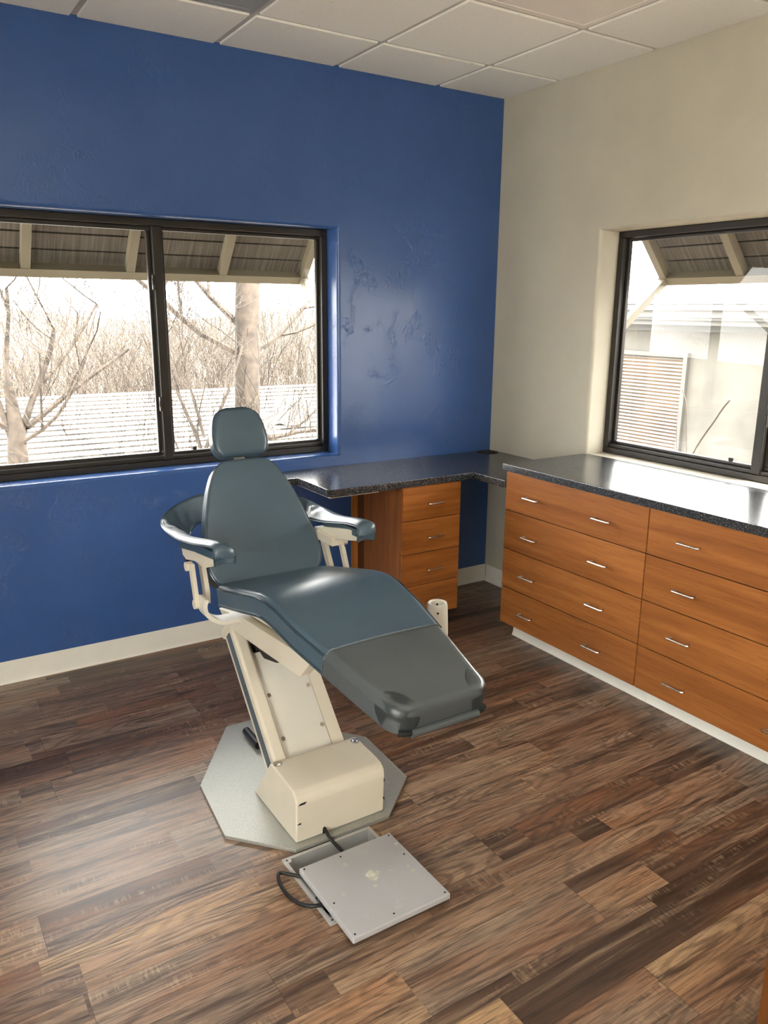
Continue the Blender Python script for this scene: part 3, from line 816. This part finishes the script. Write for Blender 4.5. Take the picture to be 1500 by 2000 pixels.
E2 = [(-2.258,-1.448,0.886),(-2.256,-1.452,0.912),(-2.262,-1.437,0.936),(-2.268,-1.36,0.930),(-2.272,-1.28,0.915),(-2.275,-1.15,0.889),(-2.268,-1.05,0.879),(-2.248,-0.995,0.875),(-2.232,-0.965,0.876),(-2.212,-0.945,0.884),(-2.185,-0.935,0.893),(-2.14,-0.94,0.90),(-2.09,-0.95,0.905)]
def arm(s):
    X = lambda p: (XC + (p[0]-XC)*(-s), p[1], p[2]) if s > 0 else p
    a = catmull(E1,6); b_ = catmull(E2,6)
    r_ = random.Random(3 if s>0 else 5)
    G=[]; N=len(a); nw = 10
    for i in range(N):
        row=[]
        t = i/(N-1)
        wr = max(0, min(1,(t-0.42)/0.12))*max(0,min(1,(0.85-t)/0.1))
        ch = (b_[i]-a[i]);
        tang = (a[min(i+1,N-1)]-a[max(i-1,0)]).normalized(); nr = ch.cross(tang)
        nr = nr.normalized() if nr.length>1e-6 else Vector((0,0,1))
        if nr.z < 0: nr = nr
        for k in range(nw+1):
            f = k/nw
            puff = 0.012*(1-(2*f-1)**2)*(1.0 if t<0.5 else 0.5)
            q = a[i]+ch*f
            wv = 0.0055*wr*sin(9*f+t*55)*sin(pi*f)
            up = Vector((0,0,1)) if t > 0.2 and t < 0.5 else nr
            d = (-nr if nr.z < 0 and t<0.55 else nr)
            q = q + d*(puff if t<0.55 else 0) + d*wv
            row.append(X(q))
        G.append(row)
    mb = MB(); mb.grid(G)
    root_ = cp('armrest', mb, M['vinyl'], auto=70)
    sol = root_.modifiers.new('thick','SOLIDIFY'); sol.thickness = 0.007; sol.offset = 0.0
    p = MB(); p.tube([X(q) for q in a], 0.0038, 6); p.tube([X(q) for q in b_], 0.0032, 6); cp('piping', p, M['piping'], root_)
    # pad core under vinyl at the front
    p = MB()
    core = [X(q) for q in ((-2.29,-1.432,0.915),(-2.303,-1.28,0.905),(-2.31,-1.15,0.886))]
    p.sweep(core, (1,0,0), 0.058, 0.026); cp('pad_core', p, M['vinyl_dark'], root_)
    # metal rail
    p = MB()
    yz = [(-1.105,0.862),(-1.438,0.928),(-1.436,0.886),(-1.15,0.826),(-1.118,0.834)]
    p.prism(yz, 0, *sorted((X((-2.319,0,0))[0], X((-2.264,0,0))[0])), bev=0.004); cp('arm_rail', p, M['beige'], root_)
    p = MB(); p.prism([(-1.108,0.845),(-1.118,0.829),(-1.15,0.819),(-1.13,0.815),(-1.098,0.832)],0,*sorted((X((-2.315,0,0))[0],X((-2.25,0,0))[0])),bev=0.002); cp('rail_end', p, M['black'], root_)
    # parallel links
    p = MB()
    p.sweep([X(q) for q in ((-2.318,-1.205,0.828),(-2.322,-1.225,0.80),(-2.325,-1.262,0.70))], (0,1,0), 0.024, 0.014)
    p.sweep([X(q) for q in ((-2.272,-1.170,0.850),(-2.272,-1.178,0.81),(-2.275,-1.218,0.725),(-2.280,-1.232,0.690))], (0,1,0), 0.034, 0.016)
    p.cyl(X((-2.336,-1.262,0.700)),(1,0,0),0.016,0.028,16)
    p.box(*sorted((X((-2.30,0,0))[0],X((-2.25,0,0))[0])),-1.275,-1.155,0.826,0.862,0.004)
    cp('arm_link', p, M['beige'], root_)
    p = MB(); c0 = Vector(X((-2.335,-1.192,0.815)))
    p.cyl(c0,(1,0,0),0.016,0.022,16); cp('knob', p, M['beige'], root_)
    p = MB()
    pts = catmull([(-2.308,-1.285,0.728),(-2.314,-1.284,0.702),(-2.308,-1.282,0.676),(-2.288,-1.28,0.652),(-2.250,-1.276,0.632),(-2.20,-1.274,0.629),(-2.155,-1.272,0.630)],6)
    p.sweep([X(q) for q in pts], (0,1,0), 0.062, 0.014); cp('arm_bracket', p, M['beige2'], root_)
arm(-1); arm(1)
# upright holder socket on the far side of the seat
b = MB(); n=28; V=[];F=[]
prof = [(0.024,0.765),(0.029,0.768),(0.032,0.760),(0.0345,0.70),(0.036,0.66),(0.033,0.645),(0.026,0.64)]
inner = [(0.0235,0.765),(0.0225,0.72),(0.0,0.72)]
cx, cy = -1.722, -1.815
rings = inner[::-1]+prof
for (r_,z) in rings:
    for k in range(n):
        a=2*pi*k/n; V.append((cx+r_*cos(a),cy+r_*sin(a),z))
for i in range(len(rings)-1):
    for k in range(n): F.append((i*n+k,i*n+(k+1)%n,(i+1)*n+(k+1)%n,(i+1)*n+k))
b.add(V,F,0,True)
b.box(-1.90,-1.72,-1.83,-1.80,0.625,0.65,0.003)
b.box(-1.90,-1.872,-1.83,-1.62,0.60,0.65,0.003)
hsck = cp('holder_socket', b, M['beige2'])
s = MB(); d_=Vector((-0.55,-0.83,0)); s.cyl(Vector((cx,cy,0.742))+d_*0.0318, d_, 0.0038, 0.0012, 10); cp('screw_hole', s, M['void'], hsck); s = MB(); s.cyl(Vector((cx,cy,0.752))-d_*0.0236+d_*0.0005, d_, 0.0038, 0.001, 10); cp('screw_hole', s, M['void'], hsck)

# ------------------------------------------------------------------ floor box, loose lid, cables
root = tag(empty('floor_box', ((BX0+BX1)/2,(BY0+BY1)/2,0)), 'grey utility box sunk into the floor in front of the chair base', 'floor box')
w = MB(); t_ = 0.012
for (a,b_,c,d) in ((BX0,BX1,BY0,BY0+t_),(BX0,BX1,BY1-t_,BY1),(BX0,BX0+t_,BY0+t_,BY1-t_),(BX1-t_,BX1,BY0+t_,BY1-t_)):
    w.box(a,b_,c,d,-0.075,0.0065,0.0012)
w.box(BX0,BX1,BY0,BY1,-0.085,-0.076)
mesh_obj('box_shell', w, M['boxgrey'], root)
for (x,y) in ((BX0+0.016,BY0+0.016),(BX0+0.016,(BY0+BY1)/2-0.03),(BX0+0.016,BY1-0.016)):
    w = MB(); w.cyl((x,y,-0.02),(0,0,1),0.010,0.0262,14); mesh_obj('screw_boss', w, M['boxgrey'], root)
for (x,y) in ((BX0+0.0125,BY0+0.0125),(BX0+0.0125,BY1-0.0125)):
    w = MB(); w.cyl((x,y,0.0062),(0,0,1),0.003,0.0008,8); mesh_obj('screw_hole', w, M['void'], root)
LX0,LX1,LY0,LY1 = -2.257,-1.931,-2.196,-1.870
lid = tag(empty('box_lid', ((LX0+LX1)/2,(LY0+LY1)/2,0.0176)), 'loose square grey metal lid lying askew over the floor box', 'lid')
w = MB(); w.box(LX0,LX1,LY0,LY1,0.0176,0.0376,0.004,seg=3); mesh_obj('cover_plate', w, M['lid'], lid)
for (x,y) in ((LX0+.012,LY1-.012),(LX1-.012,LY1-.012),(LX1-.012,LY0+.012),(LX0+.012,LY0+.012),((LX0+LX1)/2-.03,LY1-.02),(LX1-.02,(LY0+LY1)/2+.05),(LX0+.02,(LY0+LY1)/2-.02),((LX0+LX1)/2-.02,LY0+.02)):
    w = MB(); w.cyl((x,y,0.0373),(0,0,1),0.0032,0.0006,10); mesh_obj('screw_hole', w, M['void'], lid)
w = MB(); V=[(-2.082,-2.012,0.0380)]; rr = random.Random(2)
for k in range(22):
    a=2*pi*k/22; r_=0.021*(0.8+0.4*rr.random()); V.append((-2.082+r_*cos(a),-2.012+r_*sin(a),0.0380))
w.add(V,[(0,k+1,(k+1)%22+1) for k in range(22)]); mesh_obj('glue_mark', w, M['glue'], lid)
for (x,y,r_) in ((-2.10,-2.055,0.006),(-1.968,-2.06,0.007),(-1.945,-1.93,0.006)):
    V=[(x+r_*cos(2*pi*k/9)*(0.7+0.5*rr.random()),y+r_*sin(2*pi*k/9),0.0380) for k in range(9)]; w = MB(); w.add(V,[tuple(range(9))]); mesh_obj('glue_mark', w, M['glue'], lid)
loop = catmull([(-2.10,-1.93,-0.05),(-2.18,-1.90,-0.03),(-2.235,-1.885,0.004),(-2.262,-1.868,0.0122),(-2.282,-1.851,0.015),(-2.300,-1.836,0.017),(-2.313,-1.843,0.018),(-2.321,-1.875,0.012),(-2.319,-1.925,0.008),(-2.305,-1.972,0.008),(-2.283,-2.003,0.0122),(-2.258,-2.014,0.0118),(-2.230,-2.018,-0.006),(-2.18,-2.03,-0.05)],8)
w = MB(); w.tube(loop, 0.0055, 10); tag(mesh_obj('power_cable', w, M['black'], loc=(-2.25,-1.93,0)), 'black cable looping out over the left rim of the floor box', 'cable')
w = MB(); w.tube(catmull([(-2.098,-1.70,0.03),(-2.098,-1.745,0.030),(-2.098,-1.765,0.022),(-2.088,-1.785,0.004),(-2.07,-1.81,-0.02),(-2.04,-1.86,-0.055)],8), 0.0055, 10)
tag(mesh_obj('feed_cable', w, M['black'], loc=(-2.09,-1.77,0)), 'short black cable running from the chair base hole into the floor box', 'cable')
w = MB(); w.tube(catmull([(-2.235,-2.05,-0.065),(-2.20,-2.0,-0.06),(-2.22,-1.93,-0.062),(-2.17,-1.86,-0.06),(-2.20,-1.81,-0.064)],8), 0.009, 8)
tag(mesh_obj('coiled_wire', w, M['black'], loc=(-2.2,-1.93,-0.06)), 'dark wire bundle lying on the bottom of the floor box', 'cable')

# ------------------------------------------------------------------ outside: awnings
def awning(label, slat, P, u_lo, u_hi, ribs, zt=2.55, zb=1.857, d1=0.80, d0=0.23, brace_z=1.45):
    root = tag(empty('window_awning', P((u_lo+u_hi)/2, d0, zt)), label, 'awning')
    su = Vector(P(1,0,0))-Vector(P(0,0,0))
    slope = (Vector(P(0,d1,zb))-Vector(P(0,d0,zt))).normalized()
    nrm = su.cross(slope).normalized();
    if nrm.z < 0: nrm = -nrm
    def bar(a, b_, wdir, wd, th):
        m = MB(); m.sweep([a,b_], wdir, wd, th); return m
    for u in ribs:
        m = bar(P(u,d0,zt), P(u,d1,zb), su, 0.045, 0.05); mesh_obj('rib', m, M['awn_metal'], root)
    m = bar(P(u_lo-0.02,d1,zb), P(u_hi+0.02,d1,zb), slope, 0.05, 0.055); mesh_obj('front_bar', m, M['awn_metal'], root)
    m = bar(P(u_lo-0.02,d0,zt), P(u_hi+0.02,d0,zt), slope, 0.05, 0.05); mesh_obj('wall_bar', m, M['awn_metal'], root)
    for u in (ribs[0], ribs[-1]):
        m = bar(P(u,d1,zb), P(u,d0,brace_z), su, 0.04, 0.04); mesh_obj('brace', m, M['awn_metal'], root)
    ls = sqrt((d1-d0)**2+(zt-zb)**2); nb = 9; bw = ls/nb
    m = MB()
    for i in range(nb):
        a = Vector(P(u_lo,d0,zt))+slope*(i*bw+0.005)+nrm*0.038; c = Vector(P(u_lo,d0,zt))+slope*((i+1)*bw-0.005)+nrm*0.038
        b2 = su*(u_hi-u_lo)
        V = [a,a+b2,c+b2,c,a+nrm*.02,a+b2+nrm*.02,c+b2+nrm*.02,c+nrm*.02]
        m.add(V,[(0,1,2,3),(7,6,5,4),(0,4,5,1),(1,5,6,2),(2,6,7,3),(3,7,4,0)])
    a = Vector(P(u_lo,d0,zt))+nrm*0.0595; c = Vector(P(u_lo,d1,zb))+nrm*0.0595; b2 = su*(u_hi-u_lo)
    V=[a,a+b2,c+b2,c]; V += [q+nrm*0.01 for q in V]
    m.add(V,[(0,1,2,3),(7,6,5,4),(0,4,5,1),(1,5,6,2),(2,6,7,3),(3,7,4,0)])
    mesh_obj('board_panel', m, slat, root)
awning('tan framed board awning outside the left window', M['slat_x'], lambda u,d,z:Vector((u,d,z)), -3.02, -0.86, [-3.0,-2.44,-1.915,-1.39,-0.872])
awning('tan framed board awning outside the right window', M['slat_y'], lambda u,d,z:Vector((d,u,z)), -2.85, -0.55, [-2.83,-2.11,-1.59,-1.06,-0.565], zt=2.50, zb=1.862, brace_z=1.42)

# ------------------------------------------------------------------ outside: ground, buildings
w = MB(); G=[]
for j in range(30):
    y = -14+ j*2.6; row=[]
    for i in range(34):
        x = -36+i*2.4
        z = -1.0
        if y > 12: z += (y-12)*0.045 + 0.5*sin(x*0.23+1)*min(1,(y-12)/10)
        row.append((x,y,z))
    G.append(row)
w.grid(G); struct(mesh_obj('ground', w, M['soil']))
w = MB(); w.box(-14,-5.3,-12,2.0,-0.995,-0.9)
struct(mesh_obj('ground_bounce_paving', w, M['bounce_paving']))  # unseen pale paving added to bounce daylight up to the ceiling
# neighbour to the right
nb = tag(empty('neighbour_building', (5.5,0.5,-1.0)), 'grey stucco building with white metal roof outside the right window', 'building')
w = MB(); w.box(4.35,8.5,-9.0,4.2,-1.0,1.60); mesh_obj('wall', w, M['stucco'], nb)
w = MB(); w.prism([(3.98,1.765),(3.98,1.79),(8.0,3.1),(8.0,3.0)],1,-9.3,4.4)
for k in range(33): w.prism([(3.985,1.792),(8.0,3.102),(8.0,3.125),(3.985,1.815)],1,-9.2+k*0.41,-9.175+k*0.41)
mesh_obj('roof', w, M['metalroof'], nb)
w = MB(); w.box(4.0,4.04,-9.2,4.3,1.64,1.766,0.0); w.box(3.965,4.0,-9.2,4.3,1.70,1.755); mesh_obj('fascia', w, M['fascia'], nb)
w = MB(); w.box(4.04,4.36,-9.2,4.3,1.60,1.63); w.box(4.08,4.14,-9.2,4.3,1.55,1.60); w.box(4.30,4.349,-9.2,4.3,1.48,1.60); mesh_obj('soffit', w, M['fascia'], nb)
wn = MB()
wy0,wy1,wz0,wz1 = 1.92,2.86,0.0,1.20
for (a,b_,c,d) in ((wy0-.05,wy1+.05,wz0-.05,wz0),(wy0-.05,wy1+.05,wz1,wz1+.05),(wy0-.05,wy0,wz0,wz1),(wy1,wy1+.05,wz0,wz1)): wn.box(4.30,4.35,a,b_,c,d)
wf = mesh_obj('blind_window', wn, M['fascia'], nb)
w = MB(); w.box(4.345,4.349,wy0,wy1,wz0,wz1); mesh_obj('dark_interior', w, M['blindback'], wf)
w = MB()
for k in range(30):
    z = wz0+0.02+k*(wz1-wz0-0.04)/29
    w.add([(4.325,wy0+.01,z-0.010),(4.325,wy1-.01,z-0.010),(4.340,wy1-.01,z+0.010),(4.340,wy0+.01,z+0.010)],[(0,1,2,3)])
mesh_obj('blind', w, M['blind'], wf)
# low shed with ribbed white roof beyond the left window
sh = tag(empty('low_shed', (0,7,-1.0)), 'low building with white ribbed metal roof outside the left window', 'building')
w = MB(); w.box(-6.0,11.0,4.9,9.0,-1.0,-0.36); w.box(-6.0,11.0,8.9,9.0,-1.0,0.2); mesh_obj('wall', w, M['stucco'], sh)
w = MB(); sl = 0.155; n=20
for k in range(n):
    ya = 4.6+k*0.225; yb2 = ya+0.225; za = 0.38-sl*(9.1-ya); zb2 = 0.38-sl*(9.1-yb2)
    w.add([(-6.2,ya,za+0.022),(11.2,ya,za+0.022),(11.2,yb2,zb2),(-6.2,yb2,zb2),(-6.2,ya,za-0.02),(11.2,ya,za-0.02)],[(0,1,2,3),(0,4,5,1)])
mesh_obj('ribbed_roof', w, M['metalroof'], sh)
w = MB()
for k in range(1,n): 
    ya = 4.6+k*0.225; za = 0.38-sl*(9.1-ya); w.box(-6.2,11.2,ya-0.014,ya-0.001,za-0.016,za+0.0225)
mesh_obj('lap_joint', w, M['joint'], sh)
for (x,y,sx,sy,sz,lab) in ((1.22,6.35,0.34,0.4,0.34,'pale square rooftop cooling unit beyond the left window, nearest the headrest'),(1.92,6.7,0.40,0.4,0.42,'second pale rooftop cooling unit beyond the left window, by its right frame')):
    zr = 0.38-sl*(9.1-y)+0.035
    a = tag(empty('cooling_unit', (x,y,zr)), lab, 'cooling unit')
    w = MB(); w.box(x-sx/2,x+sx/2,y-sy/2,y+sy/2,zr+0.03,zr+sz-0.04,0.01); mesh_obj('housing', w, M['ac'], a)
    w = MB()
    for k in range(9): w.box(x-sx/2+.03,x+sx/2-.03,y-sy/2-0.006,y-sy/2-0.001,zr+0.07+k*0.026,zr+0.082+k*0.026)
    mesh_obj('grille', w, M['ac_grille'], a)

# ------------------------------------------------------------------ outside: bare trees and brush
def branch(mb, p, d, ln, r, depth, rg, spread=0.55, up=0.06, droop=0.0, mi=0, minr=0.003, sides=5):
    n = 5; pts=[Vector(p)]; rs=[r]; d = d.normalized()
    for i in range(n):
        d = (d + Vector((rg.uniform(-1,1),rg.uniform(-1,1),rg.uniform(-1,1)))*0.16 + Vector((0,0,up))).normalized()
        pts.append(pts[-1]+d*ln/n); rs.append(max(minr, r*(1-0.45*(i+1)/n)))
    mb.tube(pts, rs, max(3, sides), mi if depth > 1 else mi+1, caps=False)
    if depth <= 0: return
    k = rg.choice((2,3,3))+(1 if depth < 3 else 0)
    for j in range(k):
        f = rg.uniform(0.3,1.0) if j < k-1 else 1.0
        i = min(n, max(1,int(f*n))); q = pts[i]
        side = Vector((rg.uniform(-1,1),rg.uniform(-1,1),rg.uniform(-0.4,0.8))).normalized()
        nd = (d*(1-spread)+side*spread).normalized()
        branch(mb, q, nd, ln*rg.uniform(0.55,0.8), rs[i]*rg.uniform(0.5,0.7), depth-1, rg, spread, up, droop, mi, minr, sides-1)
def tree(name, label, cat, loc, limbs, seed, depth=4, trunk=None, group=None, mats=('bark','twig'), minr=0.0022):
    rg = random.Random(seed); mb = MB()
    if trunk:
        mb.tube(trunk[0], trunk[1], 12, 0, caps=False)
    for (p,d,ln,r,dep) in limbs:
        branch(mb, Vector(p), Vector(d), ln, r*0.72, dep+1, rg, minr=minr)
    return tag(mesh_obj(name, mb, [M[mats[0]],M[mats[1]]], loc=loc), label, cat, group)
# near left tree (forks low)
tree('bare_tree', 'bare forking tree at the left edge of the left window', 'tree', (-2.16,4.0,-1.0),
     [((-2.17,4.0,0.45),(-0.25,0.05,1),1.0,0.05,4),((-2.13,4.0,0.45),(0.5,0.1,1),1.1,0.055,4),((-2.15,4.02,0.75),(0.05,0.2,1),1.1,0.04,4),
      ((-2.05,4.0,0.62),(0.9,0.15,0.55),1.2,0.042,4),((-2.2,4.0,0.62),(-0.8,0.1,0.6),1.1,0.045,4),((-2.1,3.95,0.5),(0.9,-0.2,0.35),1.0,0.03,4),((-2.0,4.0,0.9),(0.7,0.3,0.9),1.1,0.03,4)],
     11, trunk=([(-2.15,4.0,-1.0),(-2.16,4.0,-0.2),(-2.15,4.0,0.3),(-2.14,4.0,0.6),(-2.16,4.01,1.0)],[0.11,0.10,0.095,0.075,0.04]))
# big trunk
tree('tall_tree', 'thick upright tree trunk behind the headrest outside the left window', 'tree', (-0.02,3.75,-1.0),
     [((-0.020,3.75,1.25),(0.9,0.2,0.15),1.2,0.05,4),((-0.020,3.75,1.2),(-0.9,0.1,0.55),1.3,0.05,4),((-0.010,3.75,1.45),(-0.6,0.3,0.8),1.2,0.045,4),((0.000,3.75,0.35),(0.9,0.1,-0.05),1.0,0.04,4),((0.030,3.75,1.7),(0.5,0.2,0.8),1.2,0.05,4),((0.010,3.75,2.2),(-0.3,0.2,1),1.2,0.06,4)],
     5, trunk=([(-0.050,3.75,-1.0),(-0.030,3.75,0.0),(-0.020,3.75,0.8),(0.005,3.75,1.4),(0.030,3.75,2.0),(0.060,3.76,3.2),(0.090,3.78,4.6)],[0.16,0.128,0.125,0.128,0.118,0.10,0.07]))
tree('slender_tree', 'slender bare sapling between the mullion and the thick trunk outside', 'tree', (-0.62,3.4,-1.0),
     [((-0.62,3.4,0.3),(-0.4,0.1,1),1.1,0.03,4),((-0.62,3.4,0.35),(0.45,0.1,1),1.1,0.03,4),((-0.61,3.4,0.5),(0.0,0.2,1),1.0,0.025,4)],
     23, trunk=([(-0.60,3.4,-1.0),(-0.61,3.4,-0.2),(-0.62,3.4,0.4)],[0.05,0.042,0.03]))
rg = random.Random(100); mb = MB()
for k in range(1150):
    x = rg.uniform(-7.0, 11.0); y = rg.uniform(10.0, 17.0); a = rg.uniform(0,2*pi)
    hh2 = rg.uniform(1.1,1.9) if x < -0.6 else rg.uniform(1.5,2.9)
    branch(mb, Vector((x, y, -1.0+max(0,y-12)*0.045)), Vector((cos(a)*0.4,sin(a)*0.4,1)), hh2*0.62, 0.010, 2, rg, 0.42, 0.03, minr=0.0035, sides=4)
th = tag(mesh_obj('brush_thicket', mb, [M['brush'],M['brush']], loc=(2.0,13.0,-1.0)), 'tangled leafless tan thicket growing behind the white ribbed roof', 'brush')
th['kind'] = 'stuff'
def twiggy(label, x, y, seed, n=9, hgt=1.5, name='twiggy_shrub'):
    rg = random.Random(seed); mb = MB()
    for k in range(n):
        a = 2*pi*k/n + rg.uniform(-.3,.3)
        branch(mb, Vector((x+0.05*cos(a),y+0.05*sin(a),-1.0)), Vector((cos(a)*0.45,sin(a)*0.35,1)), hgt*rg.uniform(0.8,1.1), 0.012, 4, rg, 0.40, 0.05, minr=0.0022, sides=5)
    return tag(mesh_obj(name, mb, [M['twig'],M['twig']], loc=(x,y,-1.0)), label, 'shrub')
twiggy('fine twiggy shrub in front of the white roof, behind the window mullion', -1.15, 3.0, 31, 9, 1.35)
twiggy('fine twiggy shrub at the lower right of the left window', 0.62, 3.1, 37, 9, 1.25)
# twigs by the right window
rg = random.Random(4); mb = MB()
mb.tube(catmull([(1.9,-0.18,-1.0),(1.9,-0.12,0.0),(1.88,-0.05,0.55),(1.92,-0.22,0.95),(1.93,-0.30,1.08)],6),0.006,6)
mb.tube(catmull([(1.88,-0.05,0.55),(1.9,0.0,0.75),(1.9,0.03,1.0),(1.9,0.08,1.12)],6),0.004,5)
mb.tube(catmull([(1.9,-0.1,0.2),(1.9,0.06,0.6),(1.9,0.1,0.85)],6),0.003,5)
tag(mesh_obj('twig_shrub', mb, M['twig'], loc=(1.9,-0.1,-1.0)), 'pale bare twigs in front of the blinds outside the right window', 'shrub')
mb = MB(); mb.tube(catmull([(1.9,-1.05,-1.0),(1.9,-1.02,0.2),(1.9,-0.95,0.75),(1.9,-0.88,1.02),(1.9,-0.76,1.12)],8),0.006,6)
tag(mesh_obj('single_twig', mb, M['twig'], loc=(1.9,-1.0,-1.0)), 'single curved pale twig beside the mullion of the right window', 'shrub')

# ------------------------------------------------------------------ bottom right cabinet (near the viewpoint)
c = MB(); c.box(-1.538,-0.90,-3.45,-2.907,0.0,0.86,0.002)
mesh_obj('carcass', c, M['wood_dark'], bpy.data.objects['side_cabinet'])

# ------------------------------------------------------------------ light
world = bpy.data.worlds.new('World'); scene.world = world; world.use_nodes = True
nt = world.node_tree; nt.nodes.clear()
o_ = nt.nodes.new('ShaderNodeOutputWorld'); bg = nt.nodes.new('ShaderNodeBackground')
bg.inputs[0].default_value = (1.0, 0.985, 0.95, 1); bg.inputs[1].default_value = 9.0
nt.links.new(bg.outputs[0], o_.inputs[0])
sun = bpy.data.lights.new('sun', 'SUN'); sun.energy = 20.0; sun.angle = radians(1.5); sun.color = (1.0,0.96,0.90)
so_ = bpy.data.objects.new('sun', sun); COL.objects.link(so_)
sd = Vector((-0.25,0.72,-0.72)).normalized()    # travel direction of sunlight
so_.rotation_euler = sd.to_track_quat('-Z','Y').to_euler(); so_.location = (6,-6,9)

# ------------------------------------------------------------------ camera
f_px, yaw, pitch, roll = 1547.8, 0.5679, -0.2487, 0.0087
cam = bpy.data.cameras.new('camera'); co = bpy.data.objects.new('camera', cam); COL.objects.link(co); scene.camera = co
fwd = Vector((sin(yaw)*cos(pitch), cos(yaw)*cos(pitch), sin(pitch))); rt = Vector((cos(yaw),-sin(yaw),0)); up = rt.cross(fwd)
r2 = rt*cos(roll)+up*sin(roll); u2 = -rt*sin(roll)+up*cos(roll)
mw = Matrix(((r2.x,u2.x,-fwd.x,-3.1517),(r2.y,u2.y,-fwd.y,-3.7324),(r2.z,u2.z,-fwd.z,1.6697),(0,0,0,1)))
co.matrix_world = mw
cam.sensor_fit = 'VERTICAL'; cam.sensor_height = 24.0; cam.lens = 24.0*f_px/2000.0; cam.clip_start = 0.05; cam.clip_end = 200

vs = scene.view_settings
vs.view_transform = 'Standard'; vs.look = 'None'; vs.exposure = 1.18; vs.gamma = 1.0; vs.use_curve_mapping = False
scene.cycles.use_denoising = True
scene.cycles.max_bounces = 10; scene.cycles.diffuse_bounces = 6; scene.cycles.transparent_max_bounces = 12
scene.cycles.sample_clamp_indirect = 8.0
